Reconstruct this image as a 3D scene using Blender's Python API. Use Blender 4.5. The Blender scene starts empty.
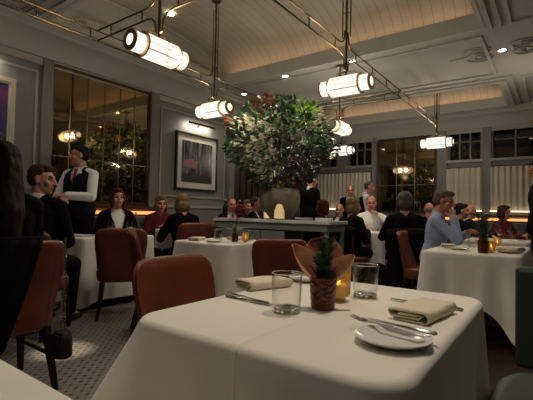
import bpy, bmesh, math, random
from mathutils import Vector, Matrix, noise
PI = math.pi
V = Vector
random.seed(7)
scn = bpy.context.scene
COL = scn.collection

# ------------------------------------------------------------------ materials
MATS = {}
def lin(c):
    return tuple(((x / 255) / 12.92 if x / 255 <= .04045 else ((x / 255 + .055) / 1.055) ** 2.4) for x in c) + (1,)
def mat(name, rgb, rough=.5, metal=0, emit=None, es=0, spec=.5, trans=0, ior=1.45, sheen=0):
    m = bpy.data.materials.new(name); m.use_nodes = True
    b = m.node_tree.nodes['Principled BSDF']
    b.inputs['Base Color'].default_value = lin(rgb)
    b.inputs['Roughness'].default_value = rough
    b.inputs['Metallic'].default_value = metal
    b.inputs['Specular IOR Level'].default_value = spec
    b.inputs['IOR'].default_value = ior
    b.inputs['Transmission Weight'].default_value = trans
    b.inputs['Sheen Weight'].default_value = sheen
    if emit:
        b.inputs['Emission Color'].default_value = lin(emit); b.inputs['Emission Strength'].default_value = es
    MATS[name] = m
    return m
def nd(m, typ, **kw):
    n = m.node_tree.nodes.new(typ)
    for k, v in kw.items(): setattr(n, k, v)
    return n
def lk(m, a, b): m.node_tree.links.new(a, b)
def bsdf(m): return m.node_tree.nodes['Principled BSDF']
def coords(m, scale=(1, 1, 1), kind='Object', loc=(0, 0, 0), rot=(0, 0, 0)):
    tc = nd(m, 'ShaderNodeTexCoord'); mp = nd(m, 'ShaderNodeMapping')
    mp.inputs['Scale'].default_value = scale; mp.inputs['Location'].default_value = loc; mp.inputs['Rotation'].default_value = rot
    lk(m, tc.outputs[kind], mp.inputs['Vector'])
    return mp.outputs['Vector']
def noisy(m, rgb2, scale=6, lo=.35, hi=.7, bump=0, bscale=None, stretch=(1, 1, 1)):
    """mix the base colour with rgb2 by noise, and optionally bump"""
    v = coords(m, stretch)
    n = nd(m, 'ShaderNodeTexNoise'); n.inputs['Scale'].default_value = scale; n.inputs['Detail'].default_value = 5
    lk(m, v, n.inputs['Vector'])
    r = nd(m, 'ShaderNodeValToRGB')
    r.color_ramp.elements[0].position = lo; r.color_ramp.elements[1].position = hi
    r.color_ramp.elements[0].color = bsdf(m).inputs['Base Color'].default_value[:]
    r.color_ramp.elements[1].color = lin(rgb2)
    lk(m, n.outputs['Fac'], r.inputs['Fac']); lk(m, r.outputs['Color'], bsdf(m).inputs['Base Color'])
    if bump:
        n2 = nd(m, 'ShaderNodeTexNoise'); n2.inputs['Scale'].default_value = bscale or scale; n2.inputs['Detail'].default_value = 4
        lk(m, v, n2.inputs['Vector'])
        b = nd(m, 'ShaderNodeBump'); b.inputs['Strength'].default_value = bump; b.inputs['Distance'].default_value = .01
        lk(m, n2.outputs['Fac'], b.inputs['Height']); lk(m, b.outputs['Normal'], bsdf(m).inputs['Normal'])
    return m
def math_(m, op, a, b=None, c=None):
    n = nd(m, 'ShaderNodeMath', operation=op)
    for i, x in enumerate((a, b, c)):
        if x is None: continue
        if isinstance(x, (int, float)): n.inputs[i].default_value = x
        else: lk(m, x, n.inputs[i])
    return n.outputs[0]
def sep(m, v):
    s = nd(m, 'ShaderNodeSeparateXYZ'); lk(m, v, s.inputs[0]); return s.outputs
def mixc(m, fac, a, b):
    x = nd(m, 'ShaderNodeMix', data_type='RGBA')
    lk(m, fac, x.inputs[0])
    for i, c in ((6, a), (7, b)):
        if isinstance(c, tuple): x.inputs[i].default_value = c
        else: lk(m, c, x.inputs[i])
    return x.outputs[2]

noisy(mat('cloth', (236, 231, 220), .85, sheen=.2), (226, 220, 208), 3, bump=.12, bscale=9)
m = mat('cloth_creased', (236, 231, 220), .85, sheen=.2)          # pressed fold line down the middle of the cloth
v = coords(m); s = sep(m, v)

ab = math_(m, 'ABSOLUTE', math_(m, 'SUBTRACT', s[0], .019)); mr = nd(m, 'ShaderNodeMapRange'); mr.interpolation_type = 'SMOOTHSTEP'
mr.inputs['From Min'].default_value = 0; mr.inputs['From Max'].default_value = .006; mr.inputs['To Min'].default_value = 1; mr.inputs['To Max'].default_value = 0
lk(m, ab, mr.inputs['Value'])
nz = nd(m, 'ShaderNodeTexNoise'); nz.inputs['Scale'].default_value = 7; lk(m, v, nz.inputs['Vector'])
h = math_(m, 'ADD', math_(m, 'MULTIPLY', mr.outputs[0], .8), math_(m, 'MULTIPLY', nz.outputs[0], .25))
bp = nd(m, 'ShaderNodeBump'); bp.inputs['Strength'].default_value = .35; bp.inputs['Distance'].default_value = .012
lk(m, h, bp.inputs['Height']); lk(m, bp.outputs['Normal'], bsdf(m).inputs['Normal'])

noisy(mat('leather', (116, 59, 34), .38), (94, 45, 26), 5, bump=.06, bscale=90)
mat('leather_seam', (100, 44, 26), .5)
mat('dark_wood', (24, 19, 17), .4)
noisy(mat('brown_wood', (70, 46, 30), .4), (46, 29, 19), 4, stretch=(6, 6, .6))
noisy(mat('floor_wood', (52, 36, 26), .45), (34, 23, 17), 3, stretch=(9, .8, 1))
mat('ledge_wood', (96, 52, 30), .4)
mat('black_cloth', (7, 7, 8), .9, spec=.15)
mat('navy_cloth', (11, 12, 17), .9, spec=.15)
mat('vest_cloth', (20, 25, 34), .9, spec=.2)
mat('charcoal_cloth', (17, 17, 19), .9, spec=.15)
mat('white_shirt', (226, 224, 220), .8)
noisy(mat('blue_shirt', (150, 162, 190), .8), (138, 150, 180), 30)
mat('red_knit', (84, 16, 22), .9)
mat('maroon_cloth', (96, 26, 30), .9)
mat('tie', (120, 62, 62), .6)
mat('shoe', (14, 12, 11), .35)
mat('skin', (196, 142, 116), .5); mat('skin_tan', (176, 120, 92), .5); mat('skin_pink', (206, 138, 118), .5)
mat('eye', (38, 26, 22), .25); mat('lip', (160, 84, 76), .5)
for n, c, c2 in (('hair_black', (20, 16, 15), (30, 24, 20)), ('hair_brown', (52, 32, 22), (78, 48, 30)), ('hair_deep_brown', (30, 20, 16), (46, 30, 22)), ('hair_dark_red', (66, 30, 20), (90, 44, 26)),
                 ('hair_blond', (134, 108, 76), (96, 74, 48)), ('hair_gray', (150, 144, 136), (104, 100, 94)), ('hair_dark_gray', (96, 88, 80), (60, 54, 48))):
    noisy(mat(n, c, .6, spec=.2), c2, 40, bump=.4, bscale=60, stretch=(3, 3, .6))
mat('green_leather', (44, 56, 48), .42)
mat('banquette_grey', (92, 98, 98), .55)
mat('brass', (170, 138, 90), .3, 1)
mat('dark_brass', (104, 82, 56), .38, 1)
mat('steel', (190, 188, 182), .22, 1)
mat('porcelain', (226, 224, 218), .15)
mat('napkin', (224, 213, 190), .9)
mat('wax', (240, 226, 196), .5, emit=(255, 214, 150), es=.22)
mat('flame', (255, 200, 120), .5, emit=(255, 206, 120), es=12)
noisy(mat('copper', (104, 58, 38), .13, .5), (74, 40, 26), 40, bump=.4, bscale=110)
def thin_glass(name, tint, body=0.0, col=(255, 255, 255)):
    m = mat(name, col, .3); nt = m.node_tree
    tr = nd(m, 'ShaderNodeBsdfTransparent'); tr.inputs[0].default_value = tint + (1,)
    gl = nd(m, 'ShaderNodeBsdfGlossy'); gl.inputs['Roughness'].default_value = .03
    lw = nd(m, 'ShaderNodeLayerWeight'); lw.inputs['Blend'].default_value = .5
    f = math_(m, 'ADD', math_(m, 'MULTIPLY', math_(m, 'POWER', lw.outputs['Facing'], 2), .55), .008)
    a = nd(m, 'ShaderNodeMixShader'); lk(m, f, a.inputs[0]); lk(m, tr.outputs[0], a.inputs[1]); lk(m, gl.outputs[0], a.inputs[2])
    out = a
    if body:
        b = nd(m, 'ShaderNodeMixShader'); b.inputs[0].default_value = body; lk(m, a.outputs[0], b.inputs[1]); lk(m, bsdf(m).outputs[0], b.inputs[2]); out = b
    lk(m, out.outputs[0], nt.nodes['Material Output'].inputs['Surface'])
thin_glass('glass', (.97, .97, .96))
mat('glass_solid', (255, 255, 255), .03, trans=1, ior=1.4)
thin_glass('bottle_glass', (.86, .9, .87))
thin_glass('dark_glass', (.2, .3, .2), .3, (30, 44, 30))
mat('wine', (60, 8, 14), .1)
thin_glass('amber_glass', (.93, .82, .54), .5, (190, 158, 96))
mat('paper_white', (222, 218, 208), .7)
mat('menu_black', (20, 20, 22), .5)
noisy(mat('stone', (120, 108, 86), .55), (70, 62, 48), 5, bump=.3, bscale=12)
m = MATS['stone']
noisy(mat('marble', (206, 206, 200), .15), (150, 150, 148), 3, .45, .75)
mat('station_green', (116, 126, 118), .45); mat('station_dark', (44, 50, 48), .5)
mat('wall_paint', (124, 122, 116), .6); mat('wall_trim', (156, 153, 145), .5)
noisy(mat('ceiling_paint', (172, 167, 157), .8), (167, 162, 152), 1.2)
mat('ceiling_trim', (172, 168, 156), .7)
mat('plaster_relief', (168, 163, 153), .8)
mat('mount_board', (214, 208, 192), .8); mat('frame_black', (16, 15, 14), .35); mat('frame_pale', (196, 184, 160), .5)
mat('mirror', (146, 128, 100), .04, 1)
mat('mirror_line', (126, 112, 84), .35, .8)
mat('night_glass', (14, 16, 20), .03, trans=.6, ior=1.5)
mat('window_frame', (120, 122, 118), .5)
mat('lens', (255, 255, 255), .4, emit=(255, 240, 214), es=12)
mat('strip', (255, 220, 170), .5, emit=(255, 214, 168), es=2.6)
mat('glow_strip', (255, 180, 110), .5, emit=(255, 158, 84), es=1.0)
mat('curtain_strip', (255, 230, 200), .5, emit=(255, 226, 186), es=2.5)
mat('stem_green', (58, 78, 40), .6)
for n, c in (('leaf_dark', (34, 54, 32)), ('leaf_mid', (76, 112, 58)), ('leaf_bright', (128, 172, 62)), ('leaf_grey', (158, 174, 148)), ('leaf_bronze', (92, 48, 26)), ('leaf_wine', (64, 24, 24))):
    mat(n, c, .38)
mat('petal_white', (240, 236, 214), .6); mat('petal_red', (214, 52, 58), .55); mat('petal_pink', (214, 110, 116), .55)
noisy(mat('copper_leaf', (232, 172, 130), .6), (206, 140, 100), 16)
noisy(mat('copper_leaf_dark', (160, 104, 76), .6), (110, 66, 50), 16)
noisy(mat('needle', (78, 100, 62), .6), (54, 74, 46), 20)

# lamp glass: bright ribbed cylinder, darker seams between its glass rods
m = mat('lamp_glass', (250, 246, 236), .25)
v = coords(m); s = sep(m, v)
ang = math_(m, 'ARCTAN2', s[1], s[2])
w = math_(m, 'ABSOLUTE', math_(m, 'SINE', math_(m, 'MULTIPLY', ang, 6)))
mr = nd(m, 'ShaderNodeMapRange'); mr.inputs['From Min'].default_value = 0; mr.inputs['From Max'].default_value = .75
mr.inputs['To Min'].default_value = .42; mr.inputs['To Max'].default_value = .95
em = nd(m, 'ShaderNodeEmission'); em.inputs[0].default_value = lin((255, 247, 234))
lk(m, w, mr.inputs['Value']); lk(m, math_(m, 'MULTIPLY', mr.outputs[0], 1.15), em.inputs[1])
tr = nd(m, 'ShaderNodeBsdfTransparent'); mx = nd(m, 'ShaderNodeMixShader'); mx.inputs[0].default_value = .45   # frosted glass lets the bulbs' light out
lk(m, tr.outputs[0], mx.inputs[1]); lk(m, em.outputs[0], mx.inputs[2]); lk(m, mx.outputs[0], m.node_tree.nodes['Material Output'].inputs['Surface'])
mat('lamp_end', (255, 255, 255), .3, emit=(255, 244, 224), es=1.2)

# mosaic floor
m = mat('floor_mosaic', (120, 116, 106), .45)
v = coords(m, (1, 1, 1)); s = sep(m, v)
def cell(ax, k): return math_(m, 'ABSOLUTE', math_(m, 'SUBTRACT', math_(m, 'FRACT', math_(m, 'MULTIPLY', ax, k)), .5))
gx = cell(s[0], 16); gy = cell(s[1], 16)
dot = math_(m, 'LESS_THAN', math_(m, 'ADD', gx, gy), .22)
u1 = cell(math_(m, 'ADD', s[0], s[1]), 16); u2 = cell(math_(m, 'SUBTRACT', s[0], s[1]), 16)
ln = math_(m, 'GREATER_THAN', math_(m, 'MAXIMUM', u1, u2), .44)
c1 = mixc(m, ln, lin((132, 127, 117)), lin((88, 84, 77)))
c2 = mixc(m, dot, c1, lin((44, 42, 40)))
lk(m, c2, bsdf(m).inputs['Base Color'])

# beadboard vault
m = mat('beadboard', (172, 160, 140), .7)
v = coords(m); s = sep(m, v)
g = math_(m, 'ABSOLUTE', math_(m, 'SUBTRACT', math_(m, 'FRACT', math_(m, 'MULTIPLY', s[0], 8.5)), .5))
ln = math_(m, 'GREATER_THAN', g, .47)
lk(m, mixc(m, ln, lin((172, 163, 147)), lin((140, 131, 117))), bsdf(m).inputs['Base Color'])

# sheer cafe curtain
mat('curtain', (206, 198, 180), .9, trans=0)

# framed forest print: black trunks, pale gaps, pink patch
m = mat('forest_print', (60, 60, 58), .25)
v = coords(m); s = sep(m, v)
n1 = nd(m, 'ShaderNodeTexNoise'); n1.inputs['Scale'].default_value = 1; n1.inputs['Detail'].default_value = 8
mp = coords(m, (1, 22, 2.2)); lk(m, mp, n1.inputs['Vector'])
r = nd(m, 'ShaderNodeValToRGB'); r.color_ramp.elements[0].position = .42; r.color_ramp.elements[1].position = .66
r.color_ramp.elements[0].color = lin((20, 20, 20)); r.color_ramp.elements[1].color = lin((112, 112, 107)); lk(m, n1.outputs[0], r.inputs[0])
n2 = nd(m, 'ShaderNodeTexNoise'); n2.inputs['Scale'].default_value = 9; n2.inputs['Detail'].default_value = 8; lk(m, coords(m), n2.inputs['Vector'])
gr = math_(m, 'LESS_THAN', math_(m, 'ADD', s[2], math_(m, 'MULTIPLY', n2.outputs[0], .3)), -.03)
base = mixc(m, gr, r.outputs[0], lin((46, 46, 44)))
d = math_(m, 'ADD', math_(m, 'POWER', math_(m, 'DIVIDE', math_(m, 'ADD', s[1], .15), .17), 2), math_(m, 'POWER', math_(m, 'DIVIDE', math_(m, 'ADD', s[2], .02), .09), 2))
d = math_(m, 'ADD', d, math_(m, 'MULTIPLY', math_(m, 'SUBTRACT', n2.outputs[0], .5), 2.5))
pk = math_(m, 'LESS_THAN', d, .8)
lk(m, mixc(m, pk, base, lin((150, 98, 98))), bsdf(m).inputs['Base Color'])
m = mat('blue_print', (20, 34, 78), .25)
v = coords(m, (1, 1, 1)); n1 = nd(m, 'ShaderNodeTexNoise'); n1.inputs['Scale'].default_value = 3; lk(m, v, n1.inputs['Vector'])
r = nd(m, 'ShaderNodeValToRGB')
for p, c in ((.3, (14, 20, 40)), (.5, (30, 50, 110)), (.72, (120, 60, 90))):
    e = r.color_ramp.elements.new(p); e.color = lin(c)
r.color_ramp.elements[0].color = lin((10, 12, 24)); r.color_ramp.elements[-1].color = lin((150, 90, 90))
lk(m, n1.outputs[0], r.inputs[0]); lk(m, r.outputs[0], bsdf(m).inputs['Base Color'])

# ------------------------------------------------------------------ mesh helper
class MB:
    def __init__(s): s.v = []; s.f = []; s.m = []
    def add(s, vs, fs, mi=0):
        o = len(s.v); s.v += [tuple(p) for p in vs]
        for f in fs: s.f.append([i + o for i in f]); s.m.append(mi)
        return s
    def box(s, lo, hi, mi=0):
        x0, y0, z0 = lo; x1, y1, z1 = hi
        return s.add([(x0, y0, z0), (x1, y0, z0), (x1, y1, z0), (x0, y1, z0), (x0, y0, z1), (x1, y0, z1), (x1, y1, z1), (x0, y1, z1)],
                     [(0, 3, 2, 1), (4, 5, 6, 7), (0, 1, 5, 4), (1, 2, 6, 5), (2, 3, 7, 6), (3, 0, 4, 7)], mi)
    def rings(s, rings, cap0=True, cap1=True, mi=0, close=True):
        n = len(rings[0]); vs = [p for r in rings for p in r]; fs = []
        for k in range(len(rings) - 1):
            for i in range(n if close else n - 1):
                j = (i + 1) % n
                fs.append((k * n + i, k * n + j, (k + 1) * n + j, (k + 1) * n + i))
        if cap0: fs.append(tuple(reversed(range(n))))
        if cap1: fs.append(tuple(range((len(rings) - 1) * n, len(rings) * n)))
        return s.add(vs, fs, mi)
    def lathe(s, prof, c=(0, 0, 0), seg=24, mi=0, cap0=True, cap1=True, rad=None):
        R = []
        for (r, z) in prof:
            R.append([(c[0] + r * math.cos(2 * PI * i / seg) * (rad(i) if rad else 1), c[1] + r * math.sin(2 * PI * i / seg) * (rad(i) if rad else 1), c[2] + z) for i in range(seg)])
        return s.rings(R, cap0, cap1, mi)
    def tube(s, pts, r, seg=8, mi=0, r1=None):
        pts = [V(p) for p in pts]; R = []
        n = len(pts); up = None
        for i, p in enumerate(pts):
            t = (pts[min(i + 1, n - 1)] - pts[max(i - 1, 0)]).normalized()
            if up is None: up = V((0, 0, 1)) if abs(t.z) < .9 else V((1, 0, 0))
            a = t.cross(up).normalized(); b = a.cross(t).normalized(); up = b
            rr = r if r1 is None else r + (r1 - r) * i / max(1, n - 1)
            R.append([p + a * rr * math.cos(2 * PI * k / seg) + b * rr * math.sin(2 * PI * k / seg) for k in range(seg)])
        return s.rings(R, True, True, mi)
    def ell(s, c, r, seg=14, nr=9, mi=0, rot=None):
        R = []; c = V(c)
        for k in range(1, nr):
            a = -PI / 2 + PI * k / nr
            R.append([(V((r[0] * math.cos(a) * math.cos(2 * PI * i / seg), r[1] * math.cos(a) * math.sin(2 * PI * i / seg), r[2] * math.sin(a)))) for i in range(seg)])
        R = [[c + (rot @ p if rot else p) for p in q] for q in R]
        s.rings(R, False, False, mi)
        o = len(s.v); lo = V((0, 0, -r[2])); hi = V((0, 0, r[2]))
        s.v += [tuple(c + (rot @ lo if rot else lo)), tuple(c + (rot @ hi if rot else hi))]
        b = o - seg * (nr - 1)
        for i in range(seg):
            j = (i + 1) % seg
            s.f.append([o, b + j, b + i]); s.m.append(mi)
            t = o - seg
            s.f.append([o + 1, t + i, t + j]); s.m.append(mi)
        return s
    def cap(s, p0, r0, p1, r1, seg=12, mi=0):
        """rounded cone"""
        p0 = V(p0); p1 = V(p1); t = (p1 - p0)
        t = t.normalized() if t.length > 1e-6 else V((0, 0, 1))
        a = t.cross(V((0, 0, 1)) if abs(t.z) < .9 else V((1, 0, 0))).normalized(); b = t.cross(a)
        R = []
        for k in range(1, 5):
            q = -PI / 2 + PI / 2 * k / 4
            R.append((p0 + t * r0 * math.sin(q), r0 * math.cos(q)))
        for k in range(0, 4):
            q = PI / 2 * k / 4
            R.append((p1 + t * r1 * math.sin(q), r1 * math.cos(q)))
        return s.rings([[c + a * r * math.cos(2 * PI * i / seg) + b * r * math.sin(2 * PI * i / seg) for i in range(seg)] for c, r in R], True, True, mi)
    def mesh(s, name, mats):
        me = bpy.data.meshes.new(name); me.from_pydata(s.v, [], s.f)
        for x in mats: me.materials.append(MATS[x])
        if len(mats) > 1: me.polygons.foreach_set('material_index', s.m)
        me.update(); return me
    def build(s, name, mats, parent=None, loc=(0, 0, 0), smooth=True, auto=None, rotz=0):
        if isinstance(mats, str): mats = [mats]
        me = s.mesh(name, mats)
        o = bpy.data.objects.new(name, me); COL.objects.link(o)
        o.location = loc; o.rotation_euler = (0, 0, rotz)
        if smooth:
            me.polygons.foreach_set('use_smooth', [True] * len(me.polygons))
            if auto is None: auto = 40
            bm = bmesh.new(); bm.from_mesh(me)
            bmesh.ops.recalc_face_normals(bm, faces=bm.faces)
            for e in bm.edges:
                if len(e.link_faces) == 2 and e.calc_face_angle(0) > math.radians(auto): e.smooth = False
            bm.to_mesh(me); bm.free()
        if parent: o.parent = parent
        return o
def bev(o, w=.01, seg=2):
    b = o.modifiers.new('bevel', 'BEVEL'); b.width = w; b.segments = seg; b.limit_method = 'ANGLE'; return o
def tag(o, label, cat, group=None):
    o['label'] = label; o['category'] = cat
    if group: o['group'] = group
    return o
def thing(name, label, cat, loc=(0, 0, 0), rotz=0, group=None):
    o = bpy.data.objects.new(name, None); COL.objects.link(o); o.empty_display_size = .1
    o.location = loc; o.rotation_euler = (0, 0, rotz)
    return tag(o, label, cat, group)
def struct(mb, name, mats, **k):
    o = mb.build(name, mats, **k); o['kind'] = 'structure'; return o
def dup(root, loc, rotz=0, label=None, group=None, scale=None):
    def cp(o, par):
        c = o.copy(); COL.objects.link(c); c.parent = par
        for ch in o.children: cp(ch, c)
        return c
    r = cp(root, None); r.location = loc; r.rotation_euler = (0, 0, rotz)
    if scale: r.scale = scale
    if label: r['label'] = label
    if group: r['group'] = group
    return r
def facing(fx, fy): return math.atan2(-fx, fy)

# ------------------------------------------------------------------ camera
YAW, PITCH, ROLL, H = math.radians(36), math.radians(1.8), math.radians(1.2), 1.05
fw = V((-math.sin(YAW) * math.cos(PITCH), math.cos(YAW) * math.cos(PITCH), math.sin(PITCH)))
rt = V((math.cos(YAW), math.sin(YAW), 0)); up = rt.cross(fw)
r2 = rt * math.cos(ROLL) + up * math.sin(ROLL); u2 = -rt * math.sin(ROLL) + up * math.cos(ROLL)
cam = bpy.data.cameras.new('camera'); co = bpy.data.objects.new('camera', cam); COL.objects.link(co)
co.matrix_world = Matrix(((r2.x, u2.x, -fw.x, 0), (r2.y, u2.y, -fw.y, 0), (r2.z, u2.z, -fw.z, H), (0, 0, 0, 1)))
cam.sensor_width = 36; cam.lens = 36 * 400 / 533; cam.clip_start = .02
scn.camera = co
scn.view_settings.view_transform = 'Standard'; scn.view_settings.look = 'None'; scn.view_settings.gamma = 1
scn.view_settings.use_curve_mapping = False; scn.view_settings.exposure = .75
w_ = bpy.data.worlds.new('night'); scn.world = w_; w_.use_nodes = True
w_.node_tree.nodes['Background'].inputs['Color'].default_value = (.012, .014, .02, 1)

# ------------------------------------------------------------------ room
X0, X1, Y0, Y1, ZC = -5.0, 3.4, -3.6, 9.0, 3.15
ZW = 2.84                                            # under the cornice
struct(MB().box((X0 - .3, Y0 - .3, -.1), (X1 + .3, Y1 + .3, 0)), 'floor', 'floor_mosaic', smooth=False)
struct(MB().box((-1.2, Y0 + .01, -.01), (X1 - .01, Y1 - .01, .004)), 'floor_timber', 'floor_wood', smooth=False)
# ceiling with two vaulted coffers
CF = [(-4.45, -.65, 2.04, 4.8), (-4.45, -.7, 6.95, 8.42)]
mb = MB()
def slab(x0, x1, y0, y1): mb.box((x0, y0, ZC), (x1, y1, ZC + .06))
slab(X0 - .3, X1 + .3, Y0 - .3, CF[0][2]); slab(X0 - .3, X1 + .3, CF[0][3], CF[1][2]); slab(X0 - .3, X1 + .3, CF[1][3], Y1 + .3)
for c in CF: slab(X0 - .3, c[0], c[2], c[3]); slab(c[1], X1 + .3, c[2], c[3])
struct(mb, 'ceiling', 'ceiling_paint', smooth=False)
for k, (x0, x1, y0, y1) in enumerate(CF):
    # arched vault shell sitting on the slab behind the lip
    o = .14; ya, yb = y0 - o, y1 + o; yc, hw = (ya + yb) / 2, (yb - ya) / 2; rise = .5 if k == 0 else .36
    prof = []
    for i in range(25):
        a = PI * i / 24
        prof.append((yc - hw * math.copysign(abs(math.cos(a)) ** .8, math.cos(a)), ZC + .06 + rise * math.sin(a) ** .85))
    mb = MB()
    n = 25
    vs = [(x, p[0], p[1]) for x in (x0 - o, x1 + o) for p in prof]
    mb.add(vs, [(i, i + 1, n + i + 1, n + i) for i in range(n - 1)])
    struct(mb, 'ceiling_vault', 'beadboard', auto=60)
    mb = MB(); mb.add([vs[i] for i in range(n)], [tuple(range(n))]); mb.add([vs[n + i] for i in range(n)], [tuple(reversed(range(n)))])
    struct(mb, 'vault_end_panel', 'ceiling_paint', smooth=False)
    # arched molding where the end panel meets the vault
    mb = MB(); mb.tube([(x0 - o + .015, p[0], p[1] - .015) for p in prof], .02, 6); struct(mb, 'trim_1', 'ceiling_trim')
    # lip standing up round the opening and moulded frame under it
    mb = MB()
    for (a0, a1, b0, b1) in ((x0 - .03, x0 + .015, y0 - .03, y1 + .03), (x1 - .015, x1 + .03, y0 - .03, y1 + .03), (x0 + .015, x1 - .015, y0 - .03, y0 + .015), (x0 + .015, x1 - .015, y1 - .015, y1 + .03)):
        mb.box((a0, b0, ZC - .065), (a1, b1, ZC + .12))
    struct(mb, 'coffer_lip', 'ceiling_trim', smooth=False)
    for wd, th in ((.17, .03), (.09, .06)):
        mb = MB()
        for (a0, a1, b0, b1) in ((x0 - wd, x0, y0 - wd, y1 + wd), (x1, x1 + wd, y0 - wd, y1 + wd), (x0, x1, y0 - wd, y0), (x0, x1, y1, y1 + wd)):
            mb.box((a0, b0, ZC - th), (a1, b1, ZC + .002))
        struct(mb, 'trim_2', 'ceiling_trim', smooth=False)
    # cove light strips on the ledge behind the lip
    mb = MB()
    mb.box((x0 + .1, y1 + .05, ZC + .062), (x1 - .1, y1 + .09, ZC + .075)); mb.box((x0 + .1, y0 - .09, ZC + .062), (x1 - .1, y0 - .05, ZC + .075))
    ob = struct(mb, 'cove_light_strip', 'strip', smooth=False)
# flat panel mouldings on the soffit
def strip_frame(x0, x1, y0, y1, w=.035, t=.022):
    mb = MB()
    for (a0, a1, b0, b1) in ((x0, x0 + w, y0, y1), (x1 - w, x1, y0, y1), (x0 + w, x1 - w, y0, y0 + w), (x0 + w, x1 - w, y1 - w, y1)):
        mb.box((a0, b0, ZC - t), (a1, b1, ZC + .001))
    struct(mb, 'trim_3', 'ceiling_trim', smooth=False)
strip_frame(-.42, 2.8, 1.2, 4.95); strip_frame(-.42, 2.8, 6.9, 8.45); strip_frame(-4.4, -.7, -2.6, 1.55); strip_frame(-4.4, -.7, 5.12, 6.62)
# cornices: stepped profile (out from the wall, height)
CP = [(0, ZW - .08), (.03, ZW - .08), (.03, ZW), (.07, ZW), (.09, ZW + .06), (.17, ZW + .15), (.28, ZW + .21), (.30, ZW + .21), (.30, ZW + .25), (.36, ZW + .27), (.40, ZC + .001)]
def cornice(name, f):
    mb = MB(); A, B = f
    n = len(CP); mb.add([A(d, z) for d, z in CP] + [B(d, z) for d, z in CP], [(i, i + 1, n + i + 1, n + i) for i in range(n - 1)])
    struct(mb, name, 'ceiling_trim', auto=30)
cornice('cornice_left', (lambda d, z: (X0 + d, Y0 + d, z), lambda d, z: (X0 + d, Y1 - d, z)))
cornice('cornice_back', (lambda d, z: (X0 + d, Y1 - d, z), lambda d, z: (X1 - d, Y1 - d, z)))
cornice('cornice_right', (lambda d, z: (X1 - d, Y1 - d, z), lambda d, z: (X1 - d, Y0 + d, z)))
cornice('cornice_front', (lambda d, z: (X1 - d, Y0 + d, z), lambda d, z: (X0 + d, Y0 + d, z)))

# walls
struct(MB().box((X0 - .3, Y0 - .3, 0), (X0, Y1 + .3, ZC)), 'wall_left', 'wall_paint', smooth=False)
struct(MB().box((X1, Y0 - .3, 0), (X1 + .3, Y1 + .3, ZC)), 'wall_right', 'wall_paint', smooth=False)
struct(MB().box((X0, Y0 - .3, 0), (X1, Y0, ZC)), 'wall_front', 'wall_paint', smooth=False)
# left wall panel mouldings
def wframe(y0, y1, z0, z1, w=.03, t=.018, name='trim_4'):
    mb = MB()
    for (a0, a1, b0, b1) in ((y0, y0 + w, z0, z1), (y1 - w, y1, z0, z1), (y0 + w, y1 - w, z0, z0 + w), (y0 + w, y1 - w, z1 - w, z1)):
        mb.box((X0 - .001, a0, b0), (X0 + t, a1, b1))
    struct(mb, name, 'wall_trim', smooth=False)
wframe(4.02, 5.52, 1.27, 2.68); wframe(-.6, 2.2, 1.27, 2.68)
mb = MB(); mb.box((X0, -3.6, 1.10), (X0 + .025, 2.3, 1.14)); mb.box((X0, 3.92, 1.10), (X0 + .025, 5.62, 1.14)); struct(mb, 'trim_5', 'wall_trim', smooth=False)
struct(MB().box((X0, Y0, 0), (X0 + .02, Y1, .16)), 'baseboard_left', 'wall_trim', smooth=False)
# pilasters beside mirror and alcove
mb = MB(); mb.box((X0, 3.80, 0), (X0 + .07, 3.95, ZW)); mb.box((X0, 2.24, 0), (X0 + .05, 2.36, ZW)); mb.box((X0, 5.60, 0), (X0 + .07, 5.74, ZW))
struct(mb, 'trim_6', 'wall_paint', smooth=False)
# left wall mirror
t = thing('wall_mirror', 'large bronze tinted wall mirror of tall panes behind the waiter', 'mirror', (X0, 3.06, 1.16))
MB().box((0, -.68, 0), (.02, .71, 1.62)).build('mirror_glass', 'mirror', t, smooth=False)
mb = MB()
for y in (-.47, -.24, .0, .24, .48): mb.box((.02, y - .006, 0), (.026, y + .006, 1.62))
mb.box((.02, -.68, .53), (.026, .71, .54))
mb.build('glazing_bar', 'mirror_line', t, smooth=False)
mb = MB()
for a, b, c, d in ((-.72, -.68, 0, 1.62), (.71, .75, 0, 1.62), (-.72, .75, 1.62, 1.66), (-.72, .75, -.04, 0)): mb.box((0, a, c), (.035, b, d))
mb.build('mirror_frame', 'dark_brass', t, smooth=False)
# dark timber panelling beyond the picture
mb = MB()
y = 5.76
while y < 8.9:
    mb.box((X0, y, 0), (X0 + .05, y + .14, ZW)); mb.box((X0, y + .14, 0), (X0 + .02, y + .19, ZW)); y += .19
struct(mb, 'wall_panelling', 'brown_wood', smooth=False)

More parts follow.
